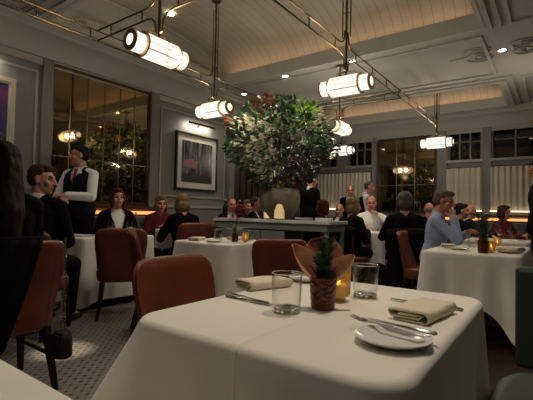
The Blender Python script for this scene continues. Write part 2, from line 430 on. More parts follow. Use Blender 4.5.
# back wall, windows W: (x0, x1)
def bx(lo, hi): return (lo, hi)
WIN = [(-4.9, -4.42), (-4.12, -3.52), (-1.84, -1.24), (-1.02, .1), (.4, 1.5)]
zs0, zs1, zc0, zc1 = 2.21, 2.82, 1.19, 2.06
mb = MB()
mb.box((X0, Y1, 0), (X1, Y1 + .3, zc0)); mb.box((X0, Y1, zs1), (X1, Y1 + .3, ZC)); mb.box((X0, Y1, zc1), (X1, Y1 + .3, zs0))
xs = [X0] + [a for w_ in WIN for a in w_] + [X1]
for i in range(0, len(xs), 2): mb.box((xs[i], Y1, zc0), (xs[i + 1], Y1 + .3, zc1)); mb.box((xs[i], Y1, zs0), (xs[i + 1], Y1 + .3, zs1))
struct(mb, 'wall_back', 'wall_paint', smooth=False)
for i, (a, b) in enumerate(WIN):
    r_ = thing('window_%d' % (i + 1), 'x', 'x', ((a + b) / 2, Y1 + .1, zc0)); del r_['label']; del r_['category']; r_['kind'] = 'structure'
    w_ = (b - a) / 2
    mb = MB(); mb.box((-w_, .02, 0), (w_, .035, zc1 - zc0)); mb.box((-w_, .02, zs0 - zc0), (w_, .035, zs1 - zc0)); g_ = mb.build('window_pane', 'night_glass', r_, smooth=False); g_['kind'] = 'structure'
    mb = MB()
    nn = 3 if w_ > .25 else 2
    for k in range(nn + 1):
        x = -w_ + 2 * w_ * k / nn; mb.box((max(x - .014, -w_), -.02, zs0 - zc0), (min(x + .014, w_), .05, zs1 - zc0))
    for z in (zs0, zs1 - .03, zs0 + .38): mb.box((-w_, -.02, z - zc0), (w_, .05, z + .022 - zc0))
    f_ = mb.build('window_frame', 'window_frame', r_, smooth=False); f_['kind'] = 'structure'
    f_ = MB().box((-w_ - .04, -.16, zs0 - zc0 - .05), (w_ + .04, -.04, zs0 - zc0)).build('window_sill', 'wall_trim', r_, smooth=False); f_['kind'] = 'structure'
# flat pilasters of back wall
mb = MB()
for a, b in ((-4.42, -4.12), (-3.52, -3.36), (-2.08, -1.84), (-1.24, -1.02), (.1, .4)):
    mb.box((a + .03, Y1 - .05, 0), (b - .03, Y1, ZW))
struct(mb, 'trim_7', 'wall_paint', smooth=False)
# curtains
def curtain(x0, x1, label):
    n = int((x1 - x0) / .006); mb = MB(); top = []; bot = []
    for i in range(n + 1):
        x = x0 + (x1 - x0) * i / n
        y = .026 * math.sin(x * 62) + .009 * math.sin(x * 27 + 1)
        top.append((x - (x0 + x1) / 2, y * .7, zc1 - zc0 - .02)); bot.append((x - (x0 + x1) / 2, y * 1.2, -.0))
    mb.add(top + bot, [(i, i + 1, n + 2 + i, n + 1 + i) for i in range(n)])
    t = thing('cafe_curtain', label, 'curtain', ((x0 + x1) / 2, Y1 - .09, zc0), group='cafe curtains along the back windows')
    mb.build('curtain_fabric', 'curtain', t, auto=180)
    MB().box((x0 - (x0 + x1) / 2, -.075, -.03), (x1 - (x0 + x1) / 2, -.06, -.012)).build('light_strip', 'curtain_strip', t, smooth=False)
    MB().tube([(x0 - (x0 + x1) / 2, 0, zc1 - zc0 - .01), (x1 - (x0 + x1) / 2, 0, zc1 - zc0 - .01)], .008, 8).build('curtain_rod', 'dark_brass', t)
curtain(-4.88, -3.5, 'wide pleated cream cafe curtain between the flowers and the back mirror')
curtain(-1.86, -1.2, 'narrower pleated cream cafe curtain right of the grey pillar and back mirror')
curtain(-1.05, .12, 'pleated cream cafe curtain at the right edge, behind the standing black-clad waiter')
# back mirror
t = thing('wall_mirror', 'brown tinted mirror panels on the back wall between two curtained windows', 'mirror', (-2.72, Y1, 1.16))
MB().box((-.6, -.02, 0), (.6, 0, 1.58)).build('mirror_glass', 'mirror', t, smooth=False)
mb = MB()
for x in (-.2, .2): mb.box((x - .006, -.026, 0), (x + .006, -.02, 1.58))
mb.box((-.6, -.026, .56), (.6, -.02, .57)); mb.build('glazing_bar', 'mirror_line', t, smooth=False)
mb = MB()
for a, b, c, d in ((-.64, -.6, 0, 1.58), (.6, .64, 0, 1.58), (-.64, .64, 1.58, 1.63), (-.64, .64, -.04, 0)): mb.box((a, -.04, c), (b, 0, d))
mb.build('mirror_frame', 'brown_wood', t, smooth=False)

# banquettes along left and back walls with lit ledge
def banq(name, label, L, loc, rz):
    t = thing(name, label, 'banquette', loc, rz)     # local: back against y=0, seat to -y, along x
    bev(MB().box((-L / 2, -.55, .24), (L / 2, -.13, .45)).build('seat', 'banquette_grey', t, smooth=False), .03)
    bev(MB().box((-L / 2, -.16, .45), (L / 2, -.05, .96)).build('backrest', 'banquette_grey', t, smooth=False), .03)
    MB().box((-L / 2, -.5, 0), (L / 2, -.05, .24)).build('plinth', 'dark_wood', t, smooth=False)
    MB().box((-L / 2, -.05, .0), (L / 2, -.0, .985)).build('back_panel', 'ledge_wood', t, smooth=False)
    MB().box((-L / 2 + .02, -.045, .986), (L / 2 - .02, -.02, 1.03)).build('light_strip', 'glow_strip', t, smooth=False)
    MB().box((-L / 2, -.075, 1.06), (L / 2, -.0, 1.10)).build('ledge', 'ledge_wood', t, smooth=False)
banq('banquette', 'grey banquette along the left wall with a glowing orange strip along its top', 1.2, (X0 + .03, 3.37, 0), PI / 2)
banq('banquette', 'grey banquette along the back wall under the curtains with an orange glow', 3.9, (-.1, Y1 - .13, 0), 0)

# ------------------------------------------------------------------ pendant lamps and brass rails
ZL = 2.27
LAMP_E = 9
def pendant(label, loc, rz, stem_top):
    t = thing('pendant_lamp', label, 'lamp', loc, rz, 'glass drum pendant lamps')
    MB().rings([[(x, r * math.cos(2 * PI * i / 56) * (1 + .02 * (i % 2)), r * math.sin(2 * PI * i / 56) * (1 + .02 * (i % 2))) for i in range(56)] for x, r in ((-.15, .09), (.15, .09))]).build('glass_drum', 'lamp_glass', t, auto=60)
    for s in (-1, 1):
        MB().rings([[(s * x, r * math.cos(2 * PI * i / 48), r * math.sin(2 * PI * i / 48)) for i in range(48)] for x, r in ((.15, .072), (.243, .072))]).build('end_drum', 'lamp_glass', t, auto=60)
        mb = MB()
        R = [[(s * x, r * math.cos(2 * PI * i / 32), r * math.sin(2 * PI * i / 32)) for i in range(32)] for x, r in ((.243, .076), (.257, .076), (.257, .042), (.243, .042))]
        mb.rings(R + [R[0]], False, False); mb.build('end_ring', 'brass', t)
        MB().rings([[(s * x, .042 * math.cos(2 * PI * i / 24), .042 * math.sin(2 * PI * i / 24)) for i in range(24)] for x in (.244, .251)]).build('end_lens', 'lamp_end', t, auto=50)
        mb = MB()
        R = [[(s * x, r * math.cos(2 * PI * i / 40), r * math.sin(2 * PI * i / 40)) for i in range(40)] for x, r in ((.146, .095), (.159, .095), (.159, .07), (.146, .07))]
        mb.rings(R + [R[0]], False, False); mb.build('drum_collar', 'brass', t)
    for a in (0, 2 * PI / 3, 4 * PI / 3):
        mb = MB(); mb.tube([(-.155, .095 * math.sin(a), .095 * math.cos(a)), (.155, .095 * math.sin(a), .095 * math.cos(a))], .003, 6)
        mb.build('tie_rod', 'dark_brass', t)
    zt = stem_top - ZL
    # ladder stem: centre rod with two thin side rods and rungs
    mb = MB(); mb.tube([(0, 0, .1), (0, 0, zt)], .011, 8)
    if zt > .6:
        for s in (-1, 1): mb.tube([(s * .04, 0, .46), (s * .04, 0, zt - .12)], .0055, 6)
        z = .5
        while z < zt - .1: mb.tube([(-.04, 0, z), (.04, 0, z)], .004, 6); z += .2
    mb.build('stem', 'dark_brass', t)
    mb = MB(); mb.tube([(-.11, 0, .094), (-.085, 0, .125), (0, 0, .135), (.085, 0, .125), (.11, 0, .094)], .006, 6); mb.build('bracket', 'dark_brass', t)
    for dx, dz in ((-.08, 0), (.08, 0)):
        l = bpy.data.lights.new('pendant_light', 'POINT'); l.energy = LAMP_E; l.color = (1, .90, .76); l.shadow_soft_size = .035
        q = bpy.data.objects.new('pendant_light', l); COL.objects.link(q); q.location = V(loc) + Matrix.Rotation(rz, 3, 'Z') @ V((dx, 0, dz))
    MB().lathe([(.055, zt - .035), (.06, zt - .02), (.06, zt)], seg=20).build('canopy', 'dark_brass', t)
    return t
XL, XR = -3.33, -1.62
pend = [((-2.47, 1.95), PI / 2, 'largest glowing glass drum pendant lamp at upper left, hung nearest the camera', ZC),
        ((XL, 3.47), 0, 'glowing glass drum pendant lamp in front of the framed forest print', 3.62),
        ((XR, 3.47), 0, 'glowing glass drum pendant lamp right above the flower arrangement', 3.62),
        ((-2.48, 5.12), PI / 2, 'glowing glass drum pendant seen end-on at the right edge of the flowers', ZC),
        ((-3.37, 7.06), 0, 'small distant glass drum pendant lamp low behind the right edge of the flowers', 3.5),
        ((XR, 7.02), 0, 'glass drum pendant lamp hanging in front of the brown back-wall mirror', 3.5),
        ((-.06, 6.5), PI / 2, 'glass drum pendant lamp cut off by the right edge of the picture', ZC)]
for (x, y), rz, lb, zt in pend: pendant(lb, (x, y, ZL), rz, zt)
def rail(label, p0, p1, bend0, bend1):
    p0 = V(p0); p1 = V(p1); c = (p0 + p1) / 2; L = (p1 - p0).length; d = (p1 - p0).normalized()
    t = thing('brass_rail', label, 'rail', c, group='brass ladder rails between the pendant lamps')
    for k, z in ((0, -.045), (1, .045)):
        pts = []
        sg = 1 if k else -1
        def end(e, on):
            q = [d * (e * L / 2) + V((0, 0, z))]
            if on:
                q = [d * (e * (L / 2 - .14)) + V((0, 0, z)), d * (e * (L / 2 - .085)) + V((0, 0, z + sg * .015)), d * (e * (L / 2 - .05)) + V((0, 0, z + sg * .05)), d * (e * (L / 2 - .035)) + V((0, 0, z + sg * .14)), d * (e * (L / 2 - .01)) + V((0, 0, z + sg * .145))]
            return q
        a = end(-1, bend0); b = end(1, bend1)
        mb = MB(); mb.tube(list(reversed(a)) + b, .0075, 8); mb.build('tube', 'dark_brass', t)
    n = max(2, int(L / .42))
    for i in range(n):
        q = d * (-L / 2 + L * (i + .5) / n)
        MB().tube([q + V((0, 0, -.045)), q + V((0, 0, .045))], .006, 6).build('rung', 'dark_brass', t)
ZR = 2.6
rail('long brass double-tube rail along the left ceiling to the lamp by the print', (XL, -.6, ZR), (XL, 3.47, ZR), False, True)
rail('brass double-tube rail running back from the lamp by the framed print, behind the flowers', (XL, 3.47, ZR), (XL, 7.06, ZR), True, True)
rail('brass double-tube rail crossing the beadboard vault to the lamp above the flowers', (XR, -.3, ZR), (XR, 3.47, ZR), False, True)
rail('brass double-tube rail from the lamp above the flowers to the back mirror lamp', (XR, 3.47, ZR), (XR, 7.02, ZR), True, True)
rail('brass cross rail left of the largest near pendant', (XL, 1.95, ZR), (-2.47, 1.95, ZR), False, True)
rail('brass cross rail right of the largest near pendant', (-2.47, 1.95, ZR), (XR, 1.95, ZR), True, False)
rail('brass cross rail behind the top of the flowers, left of the end-on pendant', (XL, 5.12, ZR), (-2.48, 5.12, ZR), False, True)
rail('brass cross rail right of the end-on pendant', (-2.48, 5.12, ZR), (XR, 5.12, ZR), True, False)

# recessed downlights: trim ring, glowing lens and a spot lamp; unseen ones are bare spots
SPOT_E = 16
def down(x, y, label, e=1, seen=True, z=ZC, cone=100):
    if seen:
        t = thing('downlight', label, 'downlight', (x, y, z), group='recessed ceiling downlights')
        mb = MB(); mb.lathe([(.062, -.0), (.062, -.008), (.045, -.008), (.045, -.0)], seg=24, cap0=False, cap1=False); mb.build('trim_ring', 'ceiling_trim', t)
        MB().lathe([(.045, -.003), (.045, -.0005)], seg=24).build('lens', 'lens', t)
    l = bpy.data.lights.new('spot', 'SPOT'); l.energy = SPOT_E * e; l.color = (1, .85, .68); l.spot_size = math.radians(cone); l.spot_blend = .7; l.shadow_soft_size = .05
    o = bpy.data.objects.new('spot_lamp', l); COL.objects.link(o); o.location = (x, y, z - .03)
for a in [(-4.5, 1.95, 'glowing downlight at the upper left, between the brass rail and the wall', .5),
          (-4.52, 3.1, 'glowing downlight above the tall wall mirror', .5),
          (-2.26, 5.04, 'bright downlight just right of the stem over the flowers', 1.2),
          (-4.5, 5.45, 'faint downlight beyond the second pendant', .5),
          (-3.37, 5.05, 'bright downlight straight above the flower arrangement', 2.6),
          (-.55, 5.72, 'downlight in the plaster rosette at the upper right', 1.2),
          (-1.7, 8.56, 'small distant downlight right of the far vault', .5),
          (-2.9, 8.56, 'small distant downlight above the back mirror', .5)]: down(*a)
for a in [(-.55, 1.6, '', 3.4), (-.6, -.2, '', .8), (-.5, 3.9, '', 1.0), (-2.3, 2.0, '', .35), (.9, 2.6, '', .5), (-2.8, 3.1, '', .8), (-3.17, 4.0, '', 1.0), (.8, 6.2, '', .6), (-2.6, -2.2, '', 1.6), (.6, -2.4, '', 1.6), (2.2, .6, '', 1.2), (-4.2, -.4, '', .5)]:  # spots without fittings; those behind the camera are added to brighten mirror reflections
    down(a[0], a[1], 'x', a[3], seen=False)

down(-2.95, 1.55, 'x', 18, seen=False, cone=9)
down(-4.2, 3.5, 'downlight high in the vault beside the largest pendant', .4, z=3.69)
def aim(x, y, z, tx, ty, tz, e, cone):
    l = bpy.data.lights.new('spot', 'SPOT'); l.energy = e; l.color = (1, .88, .72); l.spot_size = math.radians(cone); l.spot_blend = .8; l.shadow_soft_size = .05
    o = bpy.data.objects.new('spot_lamp', l); COL.objects.link(o); o.location = (x, y, z); o.rotation_euler = V((tx - x, ty - y, tz - z)).to_track_quat('-Z', 'Y').to_euler()
aim(-4.1, 3.3, 3.6, -3.2, 4.5, 2.05, 120, 40)
aim(-1.6, 2.6, 3.6, -3.1, 4.5, 2.05, 95, 34)  # added spot with no fitting, brightens the flowers
# plaster scroll reliefs on the soffit
def scroll(x, y, label, s=1, rz=0):
    t = thing('plaster_rosette', label, 'plaster relief', (x, y, ZC), rz, group='plaster scroll reliefs on the ceiling')
    for sx in (-1, 1):
        for sy in (-1, 1):
            pts = []
            for i in range(26):
                a = i / 25; th = a * 3.6 * PI; r = (.16 * (1 - a) + .02)
                pts.append((s * (sx * (.24 + r * math.cos(th))), s * sy * (.12 + r * math.sin(th) * .8), -.010))
            MB().tube(pts, .009 * s, 6).build('scroll', 'plaster_relief', t)
        MB().tube([(sx * s * .2, -.2 * s, -.012), (sx * s * .42, 0, -.012), (sx * s * .62, .02 * s, -.012)], .011 * s, 6, r1=.006).build('leaf_stem', 'plaster_relief', t)
scroll(-.55, 5.72, 'plaster scroll relief around the upper right downlight')
scroll(-4.45, 2.15, 'plaster scroll relief beside the upper left downlight', 1, PI / 2)
scroll(-4.6, 3.5, 'plaster scroll relief over the mirror and cornice', .8, PI / 2)

# ------------------------------------------------------------------ framed pictures and picture lights
def picture(label, y0, y1, z0, z1, frame, mount, img, fw_=.03, mw=.1, lamp=''):
    cy, cz = (y0 + y1) / 2, (z0 + z1) / 2; hy, hz = (y1 - y0) / 2, (z1 - z0) / 2
    t = thing('framed_picture', label, 'picture', (X0, cy, cz))
    mb = MB()
    for a, b, c, d in ((-hy, -hy + fw_, -hz, hz), (hy - fw_, hy, -hz, hz), (-hy + fw_, hy - fw_, -hz, -hz + fw_), (-hy + fw_, hy - fw_, hz - fw_, hz)): mb.box((0, a, c), (.045, b, d))
    mb.build('frame', frame, t, smooth=False)
    MB().box((.004, -hy + fw_, -hz + fw_), (.025, hy - fw_, hz - fw_)).build('mount', mount, t, smooth=False)
    MB().box((.02, -hy + fw_ + mw, -hz + fw_ + mw), (.028, hy - fw_ - mw, hz - fw_ - mw)).build('print', img, t, smooth=False)
    t2 = thing('picture_light', lamp, 'picture light', (X0, cy, z1 + .16), group='brass picture lights')
    L = hy * .62
    MB().tube([(.13, -L, 0), (.13, L, 0)], .018, 10).build('lamp_bar', 'dark_brass', t2)
    mb = MB(); mb.tube([(0, 0, -.03), (.06, 0, .02), (.13, 0, 0)], .008, 8); mb.build('arm', 'dark_brass', t2)
    l = bpy.data.lights.new('picture_lamp', 'AREA'); l.shape = 'RECTANGLE'; l.size = .03; l.size_y = 2 * L; l.energy = 2.0; l.color = (1, .90, .76); l.spread = PI
    o = bpy.data.objects.new('picture_lamp', l); COL.objects.link(o); o.location = (X0 + .108, cy, z1 + .15)
    o.rotation_euler = V((-.8, 0, -.75)).to_track_quat('-Z', 'Y').to_euler(); o.rotation_euler = (0, math.radians(52), 0)
picture('framed black and white forest print with a pink patch', 4.33, 5.3, 1.40, 2.35, 'frame_black', 'mount_board', 'forest_print', lamp='brass picture light over the forest print')
picture('blue abstract print in a pale frame at the left edge', .85, 1.95, 1.62, 2.5, 'frame_pale', 'mount_board', 'blue_print', .05, .02, lamp='brass picture light over the blue print at the left edge')

# ------------------------------------------------------------------ chairs
LEG = {}
def make_chair():
    t = thing('dining_chair', '', 'chair')
    # padded, slightly wrapped back shell running down to the seat
    n, k = 16, 12; front = []; vs = []
    def S(u, v, off):
        wtop = .235; wbot = .195
        z = .37 + .485 * v
        w = wbot + (wtop - wbot) * min(1, v * 1.3)
        # rounded top corners
        e = abs(u)
        zt = z - (.035 * e ** 12 + .003 * e * e) * v ** 2
        x = w * u * (1 - .03 * v ** 10)
        y = -.205 - .075 * v ** 1.2 + .055 * e ** 2.6 * (1 - .25 * v) + off * (1 - .35 * e ** 4)
        return (x, y, zt)
    mb = MB(); P = []
    for j in range(k + 1):
        v = j / k
        row = [S(-1 + 2 * i / n, v, .027) for i in range(n + 1)] + [S(1 - 2 * i / n, v, -.027) for i in range(n + 1)]
        P.append(row)
    top = [S(-1 + 2 * i / n, 1, .012) for i in range(n + 1)] + [S(1 - 2 * i / n, 1, -.012) for i in range(n + 1)]
    top = [(x * .985, y, z + .014) for x, y, z in top]
    P.append(top); mb.rings(P)
    mb.build('backrest', 'leather', t, auto=70)
    mb = MB(); mb.tube([(x * 1.0, y, z + .004) for x, y, z in [S(-1, v_ / 10, 0) for v_ in range(0, 10)] + [S(-1 + 2 * i / n, 1, -.0) for i in range(n + 1)] + [S(1, 1 - v_ / 10, 0) for v_ in range(1, 11)]], .007, 6)
    mb.build('piping', 'leather_seam', t)
    mb = MB(); R = []
    for z, g in ((.345, .86), (.36, .95), (.40, 1.0), (.44, 1.0), (.462, .96), (.47, .86)):
        R.append([(.225 * g * math.copysign(abs(math.cos(a)) ** .5, math.cos(a)), -.005 + .215 * g * math.copysign(abs(math.sin(a)) ** .5, math.sin(a)), z) for a in [2 * PI * i / 32 for i in range(32)]])
    mb.rings(R); mb.build('seat', 'leather', t, auto=60)
    for sx in (-1, 1):
        for sy, yt, yb in ((1, .16, .2), (-1, -.17, -.25)):
            mb = MB()
            R = []
            for z, w, x, y in ((.36, .021, .165, yt), (0, .013, .195, yb)):
                R.append([(sx * x + a * w, y + b * w, z) for a, b in ((-1, -1), (1, -1), (1, 1), (-1, 1))])
            mb.rings(R); mb.build('leg', 'dark_wood', t, smooth=False)
        mb = MB(); mb.tube([(sx * .18, .18, .2), (sx * .18, -.205, .2)], .012, 6); mb.build('stretcher', 'dark_wood', t)
    return t
CH0 = make_chair(); used = [False]
def chair(x, y, fx, fy, label, group=None, sc=1, z=0):
    rz = facing(fx, fy)
    if not used[0]:
        used[0] = True; o = CH0; o.location = (x, y, z); o.rotation_euler = (0, 0, rz); o['label'] = label
    else: o = dup(CH0, (x, y, z), rz, label)
    o['group'] = 'tan leather dining chairs'
    if sc != 1: o.scale = (sc, sc, sc)
    return o

# ------------------------------------------------------------------ tables
def cloth(label, x0, x1, y0, y1, z, drop, corner, amp=.012, seed=1, material='cloth', flare=.03, rc=.05, group='white tablecloths', rz=0, cflare=.07):
    rnd = random.Random(seed); cx, cy = (x0 + x1) / 2, (y0 + y1) / 2; hx, hy = (x1 - x0) / 2, (y1 - y0) / 2
    P = []
    def arc(ax, ay, a0):
        for i in range(9):
            a = a0 + PI / 2 * i / 8; P.append((ax + rc * math.cos(a), ay + rc * math.sin(a), math.cos(a), math.sin(a)))
    def side(p, q, nx, ny, n):
        for i in range(1, n): P.append((p[0] + (q[0] - p[0]) * i / n, p[1] + (q[1] - p[1]) * i / n, nx, ny))
    ns = lambda L: max(8, int(L / .025))
    arc(hx - rc, hy - rc, 0); side((hx - rc, hy), (-hx + rc, hy), 0, 1, ns(2 * hx)); arc(-hx + rc, hy - rc, PI / 2)
    side((-hx, hy - rc), (-hx, -hy + rc), -1, 0, ns(2 * hy)); arc(-hx + rc, -hy + rc, PI); side((-hx + rc, -hy), (hx - rc, -hy), 0, -1, ns(2 * hx))
    arc(hx - rc, -hy + rc, 1.5 * PI); side((hx, -hy + rc), (hx, hy - rc), 1, 0, ns(2 * hy))
    n = len(P); s = [0]
    for i in range(1, n): s.append(s[-1] + math.hypot(P[i][0] - P[i - 1][0], P[i][1] - P[i - 1][1]))
    tot = s[-1] + math.hypot(P[0][0] - P[-1][0], P[0][1] - P[-1][1])
    ph = [rnd.uniform(0, 6.28) for _ in range(4)]; k1 = max(2, round(tot / .36)); k2 = max(3, round(tot / .21))
    c = []
    for (x, y, nx, ny) in P:
        d = math.hypot(hx - abs(x), hy - abs(y)); c.append(max(0, 1 - d / .26))
    R = [[(x * .0 + nx * 0, y * 0, z + .004) for (x, y, nx, ny) in P]]
    R = []
    for f in (.25, .5, .75):
        R.append([(x * f, y * f, z) for x, y, nx, ny in P])
    er = .022
    for a in (0, .35, .7, 1.05, 1.4):
        R.append([(x - nx * er * (1 - math.sin(a)), y - ny * er * (1 - math.sin(a)), z - er * (1 - math.cos(a))) for x, y, nx, ny in P])
    K = 18
    for k in range(1, K + 1):
        f = k / K; row = []
        for i, (x, y, nx, ny) in enumerate(P):
            th = 2 * PI * s[i] / tot; cc = c[i]; cs = cc * cc * (3 - 2 * cc)
            d = drop + (corner - drop) * cc ** 1.25
            w = math.sin(k1 * th + ph[0]) * .6 + math.sin(k2 * th + ph[1]) * .4
            cf = cflare if cflare < .2 or (x < 0 and y < 0) else .03
            off = f * flare * (1 if cflare < .2 or x < 0 else .3) + f ** 1.1 * amp * w * 2 * (1 - .5 * cs) + f * (cf * cs ** 2 - .045 * math.sin(PI * min(1, cc * 1.5)) * (1 if cc < .67 else 0))
            row.append((x + nx * off, y + ny * off, z - er - f * (d - er)))
        R.append(row)
    mb = MB(); mb.rings(R, True, False)
    o = mb.build('tablecloth', material, None, (cx, cy, 0), auto=180, rotz=rz)
    return tag(o, label, 'tablecloth', group)
def table(label, x0, x1, y0, y1, z):
    cx, cy = (x0 + x1) / 2, (y0 + y1) / 2; hx, hy = (x1 - x0) / 2 - .05, (y1 - y0) / 2 - .05
    t = thing('dining_table', label, 'table', (cx, cy, 0), group='dining tables under white cloths')
    MB().box((-hx, -hy, z - .035), (hx, hy, z - .004)).build('tabletop', 'dark_wood', t, smooth=False)
    MB().lathe([(.04, .04), (.035, .3), (.035, z - .06), (.12, z - .035)], seg=16).build('pedestal', 'dark_wood', t)
    a = min(hx, hy) * .75
    mb = MB(); mb.box((-a, -.035, 0), (a, .035, .04)); mb.box((-.035, -a, .0), (.035, a, .039)); mb.build('base', 'dark_wood', t, smooth=False)
T = {}
def tbl(key, cl, tl, x0, x1, y0, y1, z, drop, corner, **k):
    T[key] = (x0, x1, y0, y1, z); table(tl, x0, x1, y0, y1, z); cloth(cl, x0, x1, y0, y1, z, drop, corner, **k)
tbl('front', 'large creased white tablecloth on the nearest table, filling the bottom of the picture', 'dining table under the largest nearest white cloth', -.985, -.212, .69, 1.70, .75, .56, .70, amp=.014, seed=4, material='cloth_creased', flare=.05, rc=.09, cflare=.38)
tbl('mine', 'white tablecloth corner at the bottom left edge', 'dining table under the cloth corner at the bottom left', -1.5, -.42, -.45, .355, .75, .40, .60, seed=2)
tbl('left', 'white tablecloth on the table below the waiter and beside the tan chair backs', 'dining table under the white cloth below the waiter', -4.42, -3.9, 2.2, 3.12, .75, .66, .72, seed=3, flare=.01, cflare=.02)
tbl('a', 'white tablecloth mostly hidden by the long-haired woman in black at left', 'dining table hidden behind the long-haired woman in black', -3.8, -3.12, .62, 1.3, .75, .45, .6, seed=9)
tbl('mid', 'white tablecloth on the middle table with a red flower in a copper vase', 'dining table under the white cloth with the red flower', -3.18, -2.42, 2.76, 3.5, .75, .6, .7, seed=5)
tbl('small', 'small white tablecloth by the woman in the red sweater', 'small dining table by the woman in red', -4.42, -4.06, 3.5, 4.05, .8, .5, .6, seed=6, flare=.01, cflare=.02)
tbl('right', 'white tablecloth with hanging corner on the right table by the man in the blue shirt', 'dining table under the white cloth by the man in the blue shirt', -.97, -.22, 3.64, 4.95, .75, .44, .72, seed=7, flare=.02)
tbl('right2', 'white tablecloth on the table behind the right table, with wine glasses', 'dining table behind the right table', -.95, -.25, 5.4, 6.1, .77, .4, .6, seed=8)
tbl('right3', 'small white tablecloth at the far right edge behind the wine glasses', 'dining table at the far right edge', -.25, .45, 6.9, 7.5, .78, .4, .6, seed=12)
tbl('back', 'white tablecloth on the back table in front of the man in the white shirt', 'dining table in front of the man in the white shirt', -2.38, -1.72, 5.5, 6.02, .8, .42, .66, seed=10, flare=.05)

G = 'chairs'
chair(-2.6, 1.0, -1, 0, 'tan leather chair at left with the long-haired woman in black, a bag hung on it')
chair(-1.195, 1.255, 1, 0, 'tan leather chair pushed up to the left side of the nearest table', sc=.965)
chair(-1.97, 2.90, -.62, .78, 'dark shadowed leather chair right of the middle table, behind the nearest table', sc=.965)
chair(-3.58, 2.44, -.82, .57, 'leather chair seen from behind at the table below the waiter')
chair(-2.76, 2.3, .6, .8, 'leather chair seen edge-on between the middle table and the chair seen from behind')
chair(-3.70, 3.46, -.93, .3, 'leather chair holding the fair haired woman in black beyond the middle table', sc=1.05)
chair(-1.2, 4.75, 1, 0, 'tan leather chair holding the man in the blue shirt')
chair(-1.58, 5.2, -.5, .85, 'leather chair holding the gray haired person in black')
chair(-2.5, 6.32, .35, -.94, 'leather chair holding the man in the white shirt')
chair(-2.36, 5.28, .3, .95, 'leather chair holding the blond woman in black')
chair(-4.55, 5.22, .9, -.5, 'leather chair holding the suited guest with tie behind the sideboard')
chair(-4.6, 5.72, .9, -.5, 'leather chair behind the sideboard holding the guest behind the red flower')
chair(-4.1, 5.24, .95, .3, 'leather chair holding the man in profile left of the stone vase')
chair(-2.94, 5.6, -.9, .4, 'leather chair holding the dark haired woman right of the stone vase')
chair(-3.1, 6.5, .3, -.95, 'leather chair holding the small distant guest right of the stone vase')
chair(-1.7, 6.9, -.2, .98, 'leather chair holding the bald guest left of the blue shirt')
chair(-1.18, 6.44, .9, .4, 'leather chair holding the dark haired guest right of the blue shirt')
chair(-1.2, 7.3, .9, .4, 'leather chair holding the balding guest right of the blue shirt')
chair(-.75, 7.75, .9, -.4, 'leather chair holding the guest in maroon near the back banquette')

# ------------------------------------------------------------------ people
def remeshed(mb, name, mats, voxel, smooth_it, parent, pick=None, drop=None, jitter=0):
    """fuse overlapping volumes into one continuous surface"""
    me = mb.mesh(name, mats[:1]); o = bpy.data.objects.new(name, me); COL.objects.link(o)
    bm = bmesh.new(); bm.from_mesh(me); bmesh.ops.recalc_face_normals(bm, faces=bm.faces); bm.to_mesh(me); bm.free()
    r = o.modifiers.new('r', 'REMESH'); r.mode = 'VOXEL'; r.voxel_size = voxel
    if smooth_it:
        sm = o.modifiers.new('s', 'SMOOTH'); sm.iterations = smooth_it; sm.factor = .5
    dg = bpy.context.evaluated_depsgraph_get()
    m2 = bpy.data.meshes.new_from_object(o.evaluated_get(dg)); m2.name = name
    o.modifiers.clear(); o.data = m2; bpy.data.meshes.remove(me)
    m2.materials.clear()
    for x in mats: m2.materials.append(MATS[x])
    if jitter:
        for v in m2.vertices:
            q = v.co * 22; q.z *= .35; q2 = v.co * 60; q2.z *= .25
            v.co += v.normal * (noise.noise(q) * jitter + noise.noise(q2) * jitter * .5)
    if pick:
        for p in m2.polygons: p.material_index = pick(p.center)
    if drop:
        bm = bmesh.new(); bm.from_mesh(m2)
        bmesh.ops.delete(bm, geom=[f for f in bm.faces if drop(f.calc_center_median(), f.normal)], context='FACES'); bm.to_mesh(m2); bm.free()
    m2.polygons.foreach_set('use_smooth', [True] * len(m2.polygons)); m2.update()
    o.parent = parent
    return o
def ik(a, b, l1, l2, hint):
    a = V(a); b = V(b); d = b - a; L = d.length
    if L > (l1 + l2) * .995: b = a + d.normalized() * (l1 + l2) * .995; d = b - a; L = d.length
    if L < .12: L = .12
    u = d.normalized(); x = (l1 * l1 - l2 * l2 + L * L) / (2 * L); h = math.sqrt(max(0, l1 * l1 - x * x))
    hv = V(hint); hv = hv - u * hv.dot(u)
    if hv.length < 1e-4: hv = V((0, 0, -1))
    return a + u * x + hv.normalized() * h, b
TORSO = [(-.07, .135, .10, 0), (.0, .165, .122, 0), (.08, .155, .115, 0), (.17, .14, .10, .004), (.28, .158, .112, .004), (.37, .172, .108, -.004), (.435, .145, .085, -.01), (.475, .085, .065, -.014), (.505, .058, .058, -.016)]
